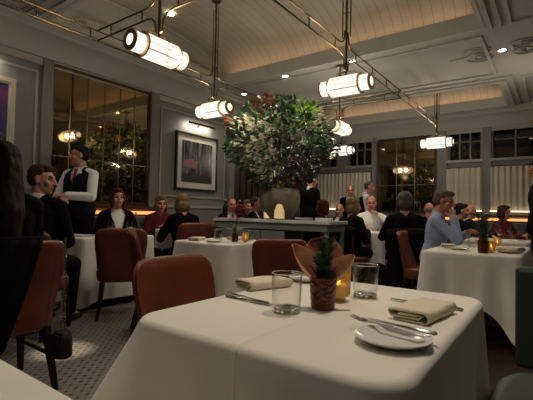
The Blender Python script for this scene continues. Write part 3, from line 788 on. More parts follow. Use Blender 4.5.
def person(label, x, y, fx, fy, sit=True, sc=1.0, lean=.06, side=0, hy=0, hp=0, hands=None, skin='skin', hair='short', haircol='hair_brown', top='jacket', tc='black_cloth', shirt='white_shirt', tie=None, legs='black_cloth', vox=.010, female=False, z0=0, hipz=None, curl=.9, stance=0, glasses=False):
    t = thing('person', label, 'person', (x, y, z0), facing(fx, fy))
    t.scale = (sc, sc, sc)
    hz = hipz if hipz else (.545 if sit else .985)
    rot = Matrix.Rotation(-lean, 3, 'X') @ Matrix.Rotation(side, 3, 'Y')
    hip = V((0, 0, hz))
    T_ = lambda p: hip + rot @ V(p)
    fwid = .92 if female else 1.0
    def torso(mb, inf, z0=-9, z1=9):
        R = []
        for z, rx, ry, oy in TORSO:
            if z < z0 or z > z1: continue
            R.append([T_(((rx * fwid + inf) * math.copysign(abs(math.cos(a)) ** .85, math.cos(a)), oy + (ry * (1.0) + inf) * math.sin(a) * (1.12 if female and .2 < z < .36 and math.sin(a) > 0 else 1), z)) for a in [2 * PI * i / 24 for i in range(24)]])
        mb.rings(R)
    sh = [T_((s * .165 * fwid, -.008, .425)) for s in (-1, 1)]
    if hands is None: hands = [(-.16, .40, .80), (.16, .40, .80)] if sit else [(-.25, .06, .83), (.25, .06, .83)]
    arms = []
    for s, hnd in zip((-1, 1), hands):
        hint = (s * .55, -.35, -.8) if sit else (s * .5, -.8, -.3)
        if len(hnd) > 3: hint = hnd[3]
        w = V(hnd[:3]); e, w = ik(sh[0 if s < 0 else 1], w, .285, .255, hint); arms.append((s, sh[0 if s < 0 else 1], e, w))
    def arm_vol(mb, inf, upto=1.0, cuff=0):
        for s, a, e, w in arms:
            mb.cap(a, .052 + inf, e, .040 + inf); w2 = e + (w - e) * upto; mb.cap(e, .041 + inf, w2, .029 + inf * 1.1 + cuff)
    def shoulders(mb, inf):
        mb.cap(sh[0], .056 + inf, T_((-.05, -.012, .455)), .06 + inf); mb.cap(sh[1], .056 + inf, T_((.05, -.012, .455)), .06 + inf)
    # legs
    L = []
    for s in (-1, 1):
        if sit: kn = V((s * .11, .40, .50)); an = V((s * .11, .36, .08)); hj = V((s * .085, .02, hz - .01))
        else: hj = V((s * .085, 0, hz - .05)); kn = V((s * (.09 + stance * .3), .02 + s * stance, .50)); an = V((s * (.10 + stance * .3), -.02 + s * stance, .085))
        L.append((s, hj, kn, an))
    def legs_vol(mb, inf, low=1.0):
        for s, hj, kn, an in L:
            mb.cap(hj, .083 + inf, kn, .056 + inf); mb.cap(kn, .055 + inf, kn + (an - kn) * low, .038 + inf)
    # head frame
    neck = T_((0, -.016, .495)); hr = rot @ Matrix.Rotation(hy, 3, 'Z') @ Matrix.Rotation(-hp, 3, 'X')
    hc = neck + rot @ V((0, .012, .075)) + hr @ V((0, .018, .075))
    Hd = lambda p: hc + hr @ V(p)
    body = MB(); torso(body, -.004); shoulders(body, -.004); arm_vol(body, 0); legs_vol(body, 0)
    for s, hj, kn, an in L: body.cap(an, .036, an + V((s * .01, .10, -.045)), .03)
    body.cap(T_((0, -.02, .44)), .062, hc + hr @ V((0, -.02, -.06)), .054)
    def he(c, r): body.ell(Hd(c), r, rot=hr)
    he((0, -.014, .032), (.073, .093, .086)); he((0, .018, -.035), (.058, .068, .082)); he((0, .058, -.092), (.027, .026, .024))
    body.cap(Hd((0, .088, .014)), .0085, Hd((0, .108, -.024)), .013); he((0, .092, -.03), (.017, .014, .009))
    body.cap(Hd((-.034, .076, .03)), .012, Hd((.034, .076, .03)), .012)
    for s in (-1, 1): he((s * .037, .055, -.022), (.026, .026, .024)); he((s * .074, -.012, -.004), (.011, .019, .031))
    body.cap(Hd((-.018, .079, -.057)), .0075, Hd((.018, .079, -.057)), .0075); body.cap(Hd((-.014, .078, -.069)), .008, Hd((.014, .078, -.069)), .008)
    # hands: palm, four unequal bent fingers, thumb
    for (s, a, e, w) in arms:
        d = (w - e).normalized(); n_ = V((s * -.35, -.1, -1)); n_ = (n_ - d * n_.dot(d)).normalized(); u_ = d.cross(n_) * s
        body.cap(w, .027, w + d * .02, .027)
        for q in (-.026, -.009, .009, .026): body.cap(w + d * .015 + u_ * q * .6, .015, w + d * .085 + u_ * q, .0125)
        for q, l in ((-.03, .062), (-.0105, .076), (.0105, .082), (.031, .072)):
            b0 = w + d * .085 + u_ * q; d1 = (d * math.cos(curl * .6) + n_ * math.sin(curl * .6)); d2 = (d * math.cos(curl * 1.5) + n_ * math.sin(curl * 1.5))
            m1 = b0 + d1 * l * .52; body.cap(b0, .0105, m1, .0098); body.cap(m1, .0098, m1 + d2 * l * .48, .0085)
        b0 = w + d * .025 + u_ * .028; m1 = b0 + (d * .6 + u_ * .62 + n_ * .3).normalized() * .042; body.cap(b0, .015, m1, .0115); body.cap(m1, .0115, m1 + (d * .85 + u_ * .1 + n_ * .45).normalized() * .034, .0095)
    hinv = hr.transposed()
    def pick(c):
        q = hinv @ (V(c) - hc)
        if q.y > .058 and .016 < abs(q.x) < .044:
            if -.004 < q.z < .012: return 1
            if .028 < q.z < .037: return 1
        if q.y > .066 and abs(q.x) < .024 and -.074 < q.z < -.052: return 2
        return 0
    remeshed(body, 'body', [skin, 'eye', 'lip'], vox * .85, 1, t, pick=pick)
    # shirt under, garment over
    rinv = rot.transposed()
    if top in ('jacket', 'vest', 'shirt'):
        mb = MB(); torso(mb, .006, -.1, .49)
        if top != 'jacket': shoulders(mb, .006); arm_vol(mb, .010 if top == 'shirt' else .012, .97, .004)
        # collar
        R = []
        for zz, rr in ((.46, .074), (.50, .068), (.528, .064)):
            R.append([T_((rr * math.cos(a), -.014 + rr * math.sin(a) - (zz - .46) * .1, zz + .012 * -math.sin(a))) for a in [2 * PI * i / 20 for i in range(20)]])
        mb.rings(R)
        remeshed(mb, 'shirt', [shirt if top != 'shirt' else tc], vox, 2, t)
    if top in ('jacket', 'sweater', 'vest'):
        mb = MB(); torso(mb, .020 if top != 'vest' else .024, -.1, .475 if top != 'vest' else .45)
        if top == 'vest':
            for s in (-1, 1): mb.cap(T_((s * .108, -.004, .40)), .084, T_((s * .06, -.014, .455)), .070)
        else: shoulders(mb, .016); arm_vol(mb, .017, .94 if top == 'jacket' else .97, .004)
        if top == 'jacket' and sit: mb.cap(T_((-.08, 0, -.05)), .115, T_((.08, 0, -.05)), .115)
        if top == 'sweater': drop = None
        else:
            zl = .17 if top == 'jacket' else .30
            def drop(c, n, zl=zl):
                q = rinv @ (V(c) - hip); nn = rinv @ n
                return nn.y > .1 and q.z > zl and q.y > .0 and abs(q.x) < (q.z - zl) * (.30 if top == 'jacket' else .30) + .002 and abs(q.x) < .085
        g = remeshed(mb, {'jacket': 'jacket', 'sweater': 'sweater', 'vest': 'waistcoat'}[top], [tc], vox, 2, t, drop=drop)
    if tie:
        R = []
        for z, w_, oy in ((.20, .026, .118), (.26, .03, .121), (.34, .024, .116), (.42, .017, .092), (.462, .014, .076), (.478, .02, .074), (.492, .018, .066)):
            R.append([T_((w_ * a, oy + b * .008, z)) for a, b in ((-1, -1), (1, -1), (.8, 1), (-.8, 1))])
        mb = MB(); mb.rings(R); mb.build('necktie', tie, t)
    mb = MB(); legs_vol(mb, .014, .96)
    mb.cap(V((-.07, 0, hz - .02)), .115, V((.07, 0, hz - .02)), .115) if top != 'jacket' or not sit else None
    remeshed(mb, 'trousers', [legs], vox * 1.2, 2, t)
    for s, hj, kn, an in L:
        mb = MB(); c = an + V((0, 0, -.045)); R = []
        for yy, w_, h_ in ((-.065, .024, .05), (-.045, .036, .075), (.0, .038, .085), (.06, .04, .062), (.12, .044, .045), (.17, .036, .034), (.19, .018, .022)):
            R.append([(c.x + s * .012 * (yy > .02) + w_ * math.cos(a), c.y + yy, max(0.0, c.z - .04 + h_ * .5 + h_ * .5 * math.sin(a))) for a in [2 * PI * i / 14 for i in range(14)]])
        mb.rings(R); mb.build('shoe', 'shoe', t)
    # hair
    if hair:
        mb = MB(); E_ = lambda c, r: mb.ell(Hd(c), r, rot=hr)
        if hair == 'short':
            E_((0, -.028, .054), (.079, .092, .078)); E_((0, -.052, .01), (.077, .064, .076)); E_((0, .042, .094), (.052, .045, .032))
        elif hair == 'crop':
            E_((0, -.032, .046), (.077, .090, .078)); E_((0, -.05, .005), (.076, .060, .06))
        elif hair == 'fringe':      # balding: ring of hair
            E_((0, -.055, .0), (.079, .06, .05))
        elif hair == 'curly':
            E_((0, -.03, .05), (.098, .108, .098)); E_((0, -.06, -.02), (.098, .08, .085)); E_((0, .04, .096), (.06, .05, .04))
        elif hair == 'bob':
            E_((0, -.03, .052), (.09, .10, .088)); E_((0, -.055, -.03), (.09, .072, .10)); E_((-.072, .0, -.03), (.026, .05, .09)); E_((.072, 0, -.03), (.026, .05, .09)); E_((0, .035, .098), (.055, .05, .034))
        elif hair == 'long':
            E_((0, -.03, .052), (.09, .10, .09)); E_((-.07, .0, -.02), (.03, .05, .10)); E_((.07, 0, -.02), (.03, .05, .10)); E_((0, .035, .098), (.055, .05, .034))
            mb.cap(Hd((0, -.06, 0)), .085, T_((0, -.135, .40)), .075); mb.cap(T_((0, -.135, .40)), .078, T_((0, -.16, .20)), .05)
            for s in (-1, 1): mb.cap(Hd((s * .075, -.02, -.06)), .032, T_((s * .115, .04, .36)), .042); mb.cap(T_((s * .115, .04, .36)), .042, T_((s * .125, .09, .20)), .02)
        remeshed(mb, 'hair', [haircol], vox * .8, 1, t, jitter=.010 if hair in ('curly',) else .006)
    if glasses:
        mb = MB()
        for s in (-1, 1):
            c = [Hd((s * .032 + .02 * math.cos(a), .099, .006 + .015 * math.sin(a))) for a in [2 * PI * i / 12 for i in range(13)]]
            mb.tube(c, .0022, 5); mb.tube([Hd((s * .052, .097, .01)), Hd((s * .075, -.01, .012))], .0022, 5)
        mb.tube([Hd((-.012, .099, .01)), Hd((.012, .099, .01))], .0022, 5); mb.build('glasses', 'frame_black', t)
    return t

person('person with very long brown hair in black, seated at the far left edge', -2.62, .965, -1, .05, sc=1.08, lean=.0, hy=.1, hair='long', haircol='hair_deep_brown', top='sweater', tc='black_cloth', female=True, vox=.009)
person('person in dark jacket with open white collar, seated in profile looking up at the waiter', -3.565, 1.615, -.6, .8, sc=1.05, lean=.0, hy=-1.45, hp=.06, hipz=.58, hands=[(-.09, .22, .70), (.08, .22, .70)], hair='short', haircol='hair_brown', skin='skin', tc='navy_cloth', vox=.009)
chair(-3.565, 1.615, -.6, .8, 'leather chair hidden under the seated guest looking up at the waiter')
person('person standing waiter in dark waistcoat, white sleeves and muted red tie', -4.62, 2.56, .40, -.92, sit=False, sc=1.03, lean=.03, hy=-.8, hands=[(-.02, .25, 1.16, (-1, -.4, -.5)), (.05, .24, 1.13, (1, -.5, -.6))], hair='short', haircol='hair_black', skin='skin', top='vest', tc='vest_cloth', tie='tie', vox=.009)
person('person with reddish brown hair, black blazer and white top, seated behind the waiter\'s table', -4.58, 3.02, 1, -.35, lean=.12, hp=-.25, hands=[(-.13, .36, .80), (.13, .36, .80)], hair='bob', haircol='hair_dark_red', tc='black_cloth', female=True, vox=.010)
person('person with blond hair in a red sweater seated against the left wall', -4.62, 3.75, .95, -.45, sc=.96, lean=.1, hair='bob', haircol='hair_blond', skin='skin_pink', top='sweater', tc='red_knit', female=True, hands=[(-.08, .28, .84), (.08, .28, .84)])
person('person with fair tied hair in black seen from behind, coat on the chair', -3.76, 3.46, -.93, .36, sc=.97, lean=.2, hair='bob', haircol='hair_blond', top='sweater', tc='black_cloth', female=True)
person('person in dark suit and tie seated behind the left end of the sideboard', -4.55, 5.22, .9, -.5, sc=.98, hair='crop', haircol='hair_dark_gray', skin='skin_pink', tc='navy_cloth', tie='tie', hands=[(-.1, .26, .82), (.1, .26, .82)], vox=.012)
person('person with light brown hair, half hidden behind the red flower and sideboard', -4.6, 5.72, .9, -.5, sc=.97, hair='bob', haircol='hair_dark_gray', top='sweater', tc='charcoal_cloth', female=True, vox=.012)
person('person in black suit in profile facing right, just left of the stone vase', -4.1, 5.24, .85, .4, lean=.1, hair='crop', haircol='hair_dark_gray', skin='skin_pink', tc='black_cloth', vox=.012)
person('person in black standing behind the flowers, head hidden by leaves', -3.5, 6.1, .4, .9, sit=False, sc=1.0, hair='short', haircol='hair_black', tc='black_cloth', vox=.012)
person('person with dark reddish hair in black facing left, right of the stone vase', -2.94, 5.6, -.95, .05, sc=.96, hair='bob', haircol='hair_dark_red', top='sweater', tc='black_cloth', female=True, hands=[(-.05, .24, .92), (.08, .30, .84)], vox=.012)
person('person small and distant, between the dark haired guest and the standing staff', -3.1, 6.48, .3, -.95, sc=.94, hair='crop', haircol='hair_brown', tc='charcoal_cloth', vox=.012)
person('person standing in dark waistcoat and white shirt sleeves, bending in front of the curtain', -3.08, 7.35, .8, .35, sit=False, sc=.98, lean=.25, hp=-.1, hair='crop', haircol='hair_dark_gray', skin='skin_pink', top='vest', tc='navy_cloth', hands=[(-.12, .34, 1.05), (.12, .36, 1.05)], vox=.012)
person('person standing in black, further back and left of the bending waistcoated waiter', -3.5, 7.8, .4, -.8, sit=False, sc=.945, hair='crop', haircol='hair_black', tc='black_cloth', vox=.012)
person('person with blond hair in black seen from behind at the back table', -2.36, 5.24, .35, .93, sc=.98, lean=.1, hy=-.4, hair='bob', haircol='hair_blond', top='sweater', tc='black_cloth', female=True, hands=[(-.1, .26, .82), (.1, .26, .82)])
person('person in open white shirt facing the camera at the back table', -2.46, 6.3, .4, -.92, sc=1.04, lean=.08, hair='crop', haircol='hair_dark_gray', skin='skin_pink', top='shirt', tc='white_shirt', legs='charcoal_cloth', hands=[(-.12, .18, 1.0, (-1, -.2, -.8)), (.16, .26, .82)])
person('person with grey curly hair in black seen from behind, left of the blue shirt', -1.57, 5.18, -.45, .85, sc=1.02, lean=.06, hair='curly', haircol='hair_dark_gray', top='sweater', tc='black_cloth')
person('person with balding head seen between the gray haired guest and the blue shirt', -1.7, 6.88, -.2, .98, sc=.97, hair='fringe', haircol='hair_gray', skin='skin_pink', top='sweater', tc='charcoal_cloth', vox=.012)
person('person with gray hair in a light blue shirt seated facing right, hand at chin', -1.14, 4.75, 1, .1, sc=1.03, lean=.16, hp=.05, hair='short', haircol='hair_dark_gray', skin='skin_tan', top='shirt', tc='blue_shirt', legs='charcoal_cloth', hands=[(-.10, .34, .84, (-.6, -.2, -.9)), (.06, .22, 1.0, (.4, .4, -1))], curl=1.1, vox=.009)
person('person with dark hair and navy jacket at right of the blue shirt, farther back', -1.18, 6.44, .9, .4, sc=.95, hair='short', haircol='hair_black', tc='navy_cloth', vox=.012)
person('person with bald head in dark jacket, just right of the dark haired far guest', -1.2, 7.3, .9, .4, sc=.95, hair='fringe', haircol='hair_gray', skin='skin_pink', tc='navy_cloth', vox=.012)
person('person in maroon seated near the back banquette under the right curtains', -.75, 7.75, .9, -.4, sc=.95, hair='bob', haircol='hair_brown', top='sweater', tc='maroon_cloth', vox=.012)
person('person in black standing at the right edge in profile facing left', -.13, 5.85, -.85, -.35, sit=False, sc=1.0, hair='short', haircol='hair_black', skin='skin_tan', top='sweater', tc='black_cloth', vox=.010)

# ------------------------------------------------------------------ service sideboard, stone vase, flowers
t = thing('sideboard', 'long grey green service sideboard with marble top under the flower vase', 'sideboard', (-3.22, 4.675, 0)); t.scale = (.885, 1, 1.0323)
bev(MB().box((-1.1, -.275, .885), (1.1, .275, .93)).build('marble_top', 'marble', t, smooth=False), .008)
MB().box((-1.06, -.25, .80), (1.06, .25, .885)).build('apron', 'station_green', t, smooth=False)
MB().box((-1.06, -.22, .08), (.35, .23, .80)).build('cabinet_body', 'station_dark', t, smooth=False)
for x0, x1 in ((-1.05, -.59), (-.57, -.12), (-.10, .34)):
    d = bev(MB().box((x0, -.245, .56), (x1, -.22, .78)).build('drawer', 'station_green', t, smooth=False), .004)
    MB().tube([((x0 + x1) / 2 - .05, -.265, .67), ((x0 + x1) / 2 + .05, -.265, .67)], .007, 8).build('handle', 'brass', d)
    d = bev(MB().box((x0, -.245, .10), (x1, -.22, .54)).build('door', 'station_green', t, smooth=False), .004)
    MB().tube([(x1 - .05, -.265, .32), (x1 - .05, -.265, .42)], .007, 8).build('handle', 'brass', d)
for y in (-.23, .21): MB().box((1.0, y, 0), (1.05, y + .045, .80)).build('leg', 'station_green', t, smooth=False)
MB().box((.35, -.23, .28), (1.05, .24, .31)).build('shelf', 'station_green', t, smooth=False)
MB().box((-1.06, -.2, 0), (.35, .2, .08)).build('plinth', 'dark_wood', t, smooth=False)

VX, VY, VZ = -3.17, 4.675, .961
t = thing('stone_vase', 'big rounded stone vase on the sideboard holding the flower arrangement', 'vase', (VX, VY, VZ))
prof = [(.17, 0), (.19, .01), (.25, .06), (.315, .16), (.345, .28), (.34, .38), (.31, .46), (.29, .48), (.27, .48), (.29, .40), (.30, .28), (.2, .1), (.0, .08)]
MB().lathe([(a * .84, b * .9) for a, b in prof], seg=40, cap1=False).build('bowl', 'stone', t, auto=60)
fl = thing('flower_arrangement', 'huge round arrangement of green leaves, white blossoms and bronze magnolia leaves in the stone vase', 'flowers', (VX, VY, VZ + .18))
rnd = random.Random(11)
CRr = V((math.cos(YAW), math.sin(YAW), 0)); CRf = V((-math.sin(YAW), math.cos(YAW), 0))
CZ = .85                                                 # centre above the root
def ball(r):
    """point in the crown; a = across, d = deep, z = up (unit-ish)"""
    while True:
        p = V((rnd.uniform(-1, 1), rnd.uniform(-1, 1), rnd.uniform(-1, 1)))
        if .2 < p.length < 1: break
    p = p.normalized() * (p.length ** .45) * r
    w = 1.04 - .56 * max(0, -p.z) ** 1.15 + .06 * max(0, p.z)
    lump = 1 + .13 * noise.noise(p * 2.3 + V((3, 1, 5)))
    return V((p.x * .76 * w * lump, p.y * .72 * w * lump, p.z * .66 * lump)), p
def world(q): return CRr * q.x + CRf * q.y + V((0, 0, q.z))
def clear(q):                                            # keep out of the end-on pendant
    w = world(q) + V((VX, VY, VZ + .18 + CZ))
    return not (abs(w.x + 2.48) < .2 and abs(w.z - ZL) < .22 and w.y > 4.68)
def leaf(mb, p, d, n, L, W, mi=0, cup=.25, droop=.2):
    d = d.normalized(); s = d.cross(n).normalized(); n = s.cross(d)
    rows = []
    for f, w in ((0, .06), (.25, .8), (.55, 1), (.82, .6), (1, .03)):
        c = p + d * L * f - n * L * droop * f * f
        rows.append((c - s * W * w / 2 + n * W * cup * w * .5, c, c + s * W * w / 2 + n * W * cup * w * .5))
    vs = [x for r in rows for x in r]; fs = []
    for k in range(4):
        for j in range(2): a = k * 3 + j; fs.append((a, a + 1, a + 4, a + 3))
    mb.add(vs, fs, mi)
mbs = {}
C0 = V((0, 0, CZ))
def addleaf(kind, p, q, L, W):
    out = V(q).normalized(); d = (out + V((rnd.uniform(-1, 1), rnd.uniform(-1, 1), rnd.uniform(-.8, .9))) * .9)
    n = V((rnd.uniform(-1, 1), rnd.uniform(-1, 1), 1.0)).normalized()
    leaf(mbs.setdefault(kind, MB()), world(p) + C0, world(d), n, L, W)
for i in range(4400):
    p, q = ball(1)
    if not clear(p): continue
    a, z = q.x, q.z
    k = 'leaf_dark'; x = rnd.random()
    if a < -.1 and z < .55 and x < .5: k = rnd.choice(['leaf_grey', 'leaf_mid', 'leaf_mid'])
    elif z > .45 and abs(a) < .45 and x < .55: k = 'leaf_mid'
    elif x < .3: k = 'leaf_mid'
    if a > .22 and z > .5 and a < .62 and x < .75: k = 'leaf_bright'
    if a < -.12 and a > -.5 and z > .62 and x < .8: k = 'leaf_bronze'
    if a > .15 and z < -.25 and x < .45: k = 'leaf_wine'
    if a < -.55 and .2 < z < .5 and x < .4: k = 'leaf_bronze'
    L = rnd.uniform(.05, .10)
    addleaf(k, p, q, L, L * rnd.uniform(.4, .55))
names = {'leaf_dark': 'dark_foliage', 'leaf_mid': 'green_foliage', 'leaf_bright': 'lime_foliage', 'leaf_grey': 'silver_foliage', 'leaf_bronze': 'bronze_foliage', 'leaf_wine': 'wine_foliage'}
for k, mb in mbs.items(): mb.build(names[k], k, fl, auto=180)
mb = MB()
for i in range(70):
    p, q = ball(.93)
    e = world(p) + C0; b = V((rnd.uniform(-.1, .1), rnd.uniform(-.1, .1), -.1)); m_ = (b + e) / 2 + V((0, 0, .12))
    mb.tube([b, m_, e], .006, 5, r1=.003)
mb.build('branches', 'brown_wood', fl)
def blossom(c, s):
    mb = MB()
    for j in range(rnd.randint(4, 6)):
        o = V((rnd.uniform(-1, 1), rnd.uniform(-1, 1), rnd.uniform(-1, 1))) * s * .9
        for k in range(5):
            a = 2 * PI * k / 5 + rnd.random(); d = V((math.cos(a), math.sin(a), rnd.uniform(-.2, .6)))
            leaf(mb, c + o, d, V((0, 0, 1)), s * 1.0, s * .75, cup=.4, droop=-.15)
    mb.build('blossom', 'petal_white', fl, auto=180)
nb = 0
while nb < 120:
    p, q = ball(1.14)
    if q.y > .1 or not clear(p): continue
    a, z = q.x, q.z; rim = math.hypot(a, z)
    ok = (-.75 < a < -.05 and -.75 < z < .45 and abs(z + .9 * a + .55) < .6) or (.5 < a < .85 and .15 < z < .6) or (.15 < a < .45 and -.2 < z < .2 and rnd.random() < .3)
    if not ok: continue
    blossom(world(p) + C0, rnd.uniform(.022, .04)); nb += 1
# big copper leaf at the upper left rim
mb = MB()
for i in range(7): leaf(mb, world(V((-.62, -.1, .28))) + C0, world(V((-1 + rnd.uniform(-.4, .4), rnd.uniform(-.5, .5), .3 + rnd.uniform(-.3, .5)))), V((0, 0, 1)), .2, .08, cup=.3)
mb.build('copper_leaf', 'copper_leaf', fl, auto=180)

# things on the sideboard
def candle(x, y, z, r, h, label, group='candles on the sideboard', glass=True):
    t = thing('candle', label, 'candle', (x, y, z), group=group)
    MB().lathe([(r * .93, .012), (r * .93, h * .82), (r * .88, h * .83)], seg=20).build('wax', 'wax', t)
    MB().lathe([(.0001, h * .83), (.008, h * .86), (.0095, h * .90), (.004, h * .98), (.0003, h * 1.04)], seg=10).build('flame', 'flame', t)
    if glass:
        MB().lathe([(r, 0), (r, h * 1.15), (r - .004, h * 1.15), (r - .004, .01)], seg=24, cap1=True).build('holder', 'glass', t)
    l = bpy.data.lights.new('candle_light', 'POINT'); l.energy = .9; l.color = (1, .6, .3); l.shadow_soft_size = .02
    o = bpy.data.objects.new('candle_light', l); COL.objects.link(o); o.location = (x, y, z + h * 1.35)
candle(-3.05, 4.50, VZ, .078, .25, 'large lit candle in glass in front of the stone vase')
candle(-3.26, 4.50, VZ, .045, .12, 'small lit candle in glass left of the big candle')
def plates(x, y, z, r, n, label):
    t = thing('plate_stack', label, 'plates', (x, y, z))
    for k in range(n):
        MB().lathe([(r * .55, k * .008), (r * .6, k * .008), (r, k * .008 + .013), (r, k * .008 + .016), (r * .62, k * .008 + .005), (.001, k * .008 + .004)], seg=28, cap1=False).build('plate', 'porcelain', t)
plates(-2.72, 4.6, VZ, .12, 3, 'low stack of white plates on the sideboard right of the vase')
t = thing('folded_napkins', 'folded white napkins stacked on the sideboard beside the plates', 'napkins', (-2.42, 4.6, VZ))
for k in range(3): bev(MB().box((-.09, -.08, k * .012), (.09, .08, k * .012 + .011)).build('napkin', 'paper_white', t, smooth=False), .004)

def bottle(x, y, z, label, m_='bottle_glass', sc=1):
    t = thing('bottle', label, 'bottle', (x, y, z), group='water bottles on the tables')
    p = [(.034, 0), (.036, .008), (.036, .15), (.03, .18), (.015, .205), (.013, .24), (.013, .25)]
    MB().lathe([(a * sc, b * sc) for a, b in p], seg=20).build('bottle_body', m_, t, auto=60)
    MB().lathe([(.015 * sc, .249 * sc), (.015 * sc, .27 * sc)], seg=14).build('cap', 'paper_white', t)
bottle(-4.08, 2.96, .751, 'clear water bottle on the table of the woman in black blazer')
bottle(-3.85, 4.62, .961, 'clear water bottle at the left end of the sideboard')
bottle(-4.12, 4.6, .961, 'dark green wine bottle at the far left end of the sideboard', 'dark_glass', 1.05)

# ------------------------------------------------------------------ table ware
def tumbler_mesh():
    mb = MB(); mb.lathe([(.040, 0), (.043, .004), (.047, .115), (.0455, .116), (.0415, .014), (.001, .011)], seg=40, cap1=False)
    mb.lathe([(.0001, .0004), (.0425, .0004), (.0435, .004), (.0415, .013), (.036, .0155), (.0001, .0135)], seg=40, cap0=False, cap1=False, mi=1)
    mb.rings([[((.0463 + .0016 * math.cos(b)) * math.cos(2 * PI * i / 40), (.0463 + .0016 * math.cos(b)) * math.sin(2 * PI * i / 40), .1165 + .0016 * math.sin(b)) for i in range(40)] for b in [2 * PI * k / 8 for k in range(9)]], False, False, mi=1)
    return mb
TUMB = None
def tumbler(x, y, z, label, sc=1, group='clear glass tumblers'):
    global TUMB
    if TUMB is None: TUMB = tumbler_mesh().build('water_tumbler', ['glass', 'glass_solid'], None, auto=50); o = TUMB
    else: o = TUMB.copy(); COL.objects.link(o)
    o.location = (x, y, z); o.scale = (sc, sc, sc); return tag(o, label, 'glass', group)
tumbler(-.665, 1.03, .751, 'clear glass tumbler left of the copper vase on the nearest table')
tumbler(-.565, 1.40, .751, 'clear glass tumbler right of the amber candle glass on the nearest table')
def wineglass(x, y, z, label, sc=1, group='wine glasses'):
    mb = MB(); mb.lathe([(.034, 0), (.034, .002), (.005, .008), (.0035, .08), (.012, .09), (.034, .115), (.039, .145), (.033, .19), (.0318, .19), (.0375, .145), (.033, .118), (.001, .096)], seg=24, cap1=False)
    o = mb.build('wine_glass', 'glass', None, (x, y, z), auto=50); o.scale = (sc,) * 3; return tag(o, label, 'glass', group)
NAP = None
def napkin(x, y, z, rz, label, w=.115, l=.2, group='folded linen napkins'):
    path = []                                              # flattened spiral cross-section
    def semi(cx, cz, r, a0, a1, n=7): return [(cx + r * math.cos(a0 + (a1 - a0) * i / n), cz + r * math.sin(a0 + (a1 - a0) * i / n)) for i in range(n + 1)]
    path += [(-w / 2 + .015, .0025)] + [(w / 2 - .01, .0025)] + semi(w / 2 - .01, .0125, .010, -PI / 2, PI / 2) + [(-w / 2 + .008, .0225)] + semi(-w / 2 + .007, .0155, .007, PI / 2, 1.5 * PI) + [(w / 2 - .03, .0085), (w / 2 - .02, .0145), (-w / 2 + .03, .016)]
    mb = MB(); n = len(path); m_ = 8
    vs = []
    for k in range(m_ + 1):
        yy = -l / 2 + l * k / m_
        for (px, pz) in path: vs.append((px + .002 * math.sin(k * 1.3 + pz * 200), yy + .003 * math.sin(px * 60), pz + .0012 * math.sin(k * .9 + px * 50) * (pz > .01)))
    mb.add(vs, [(k * n + i, k * n + i + 1, (k + 1) * n + i + 1, (k + 1) * n + i) for k in range(m_) for i in range(n - 1)])
    o = mb.build('linen_napkin', 'napkin', None, (x, y, z), auto=180, rotz=rz)
    o.scale = (1, 1, 1.35)
    s_ = o.modifiers.new('thick', 'SOLIDIFY'); s_.thickness = .004; s_.offset = 0
    return tag(o, label, 'napkin', group)

napkin(-.985 + .03, 1.31, .751, math.radians(-20), 'folded cream napkin at the left edge of the nearest table')
napkin(-.325, 1.26, .751, math.radians(-8), 'folded cream napkin behind the white bread plate on the nearest table', w=.115, l=.215)
def knife(x, y, z, rz, label, L=.21, tilt=0):
    t = thing('table_knife', label, 'knife', (x, y, z), rz, 'table knives'); t.rotation_euler = (0, tilt, rz)
    mb = MB(); R = []
    for xx, w, h in ((-L / 2, .004, .003), (-L / 2 + .004, .0075, .006), (-L * .12, .006, .005), (0, .0045, .0035)): R.append([(xx, w * math.cos(a), .005 + h * .8 * math.sin(a)) for a in [2 * PI * i / 10 for i in range(10)]])
    mb.rings(R); mb.build('handle', 'steel', t)
    mb = MB(); R = []
    for xx, w in ((-.002, .004), (.01, .009), (L * .35, .0095), (L * .46, .007), (L / 2, .001)): R.append([(xx, w * a, .0045 + b) for a, b in ((-1, -.0009), (1, -.0004), (1, .0004), (-1, .0009))])
    mb.rings(R); mb.build('blade', 'steel', t, smooth=False)
def fork(x, y, z, rz, label, L=.19, tilt=0):
    t = thing('table_fork', label, 'fork', (x, y, z), rz, 'table forks'); t.rotation_euler = (0, tilt, rz)
    mb = MB(); R = []
    for xx, w, zz in ((-L / 2, .003, .004), (-L / 2 + .004, .0075, .004), (-L * .1, .004, .005), (L * .12, .003, .008), (L * .2, .009, .007), (L * .27, .0115, .006), (L * .28, .0115, .006)): R.append([(xx, w * a, zz + b) for a, b in ((-1, -.001), (1, -.001), (1, .0015), (-1, .0015))])
    mb.rings(R); mb.build('handle', 'steel', t, smooth=False)
    for q in (-.0095, -.0032, .0032, .0095):
        mb = MB(); mb.tube([(L * .275, q, .0065), (L * .4, q, .0085), (L / 2, q * .95, .0135)], .0016, 6, r1=.0008); mb.build('tine', 'steel', t)
fork(-.86, 1.085, .751, math.radians(175), 'silver fork in front of the left napkin on the nearest table')
knife(-.84, 1.065, .751, math.radians(-2), 'silver knife beside the fork in front of the left napkin')
plate_m = None
def plate(x, y, z, r, label):
    mb = MB(); mb.lathe([(r * .55, 0), (r * .6, .001), (r * .92, .012), (r, .016), (r, .0185), (r * .93, .0165), (r * .64, .006), (.001, .005)], seg=48, cap1=False)
    return tag(mb.build('bread_plate', 'porcelain', None, (x, y, z), auto=60), label, 'plate', 'white plates')
plate(-.312, .945, .751, .088, 'white bread plate with a fork and knife across it on the nearest table')
plate(-.90, 1.56, .751, .083, 'white plate behind the left tumbler on the nearest table')
knife(-.9, 1.56, .769, math.radians(-10), 'silver knife lying across the plate behind the left tumbler')
fork(-.345, .985, .7695, math.radians(169), 'silver fork resting on the rim of the bread plate', L=.2)
knife(-.325, 1.012, .771, math.radians(171), 'silver knife lying across the back of the bread plate', L=.2)
knife(-.36, 1.41, .751, math.radians(178), 'silver knife lying behind the right napkin on the nearest table', L=.24)

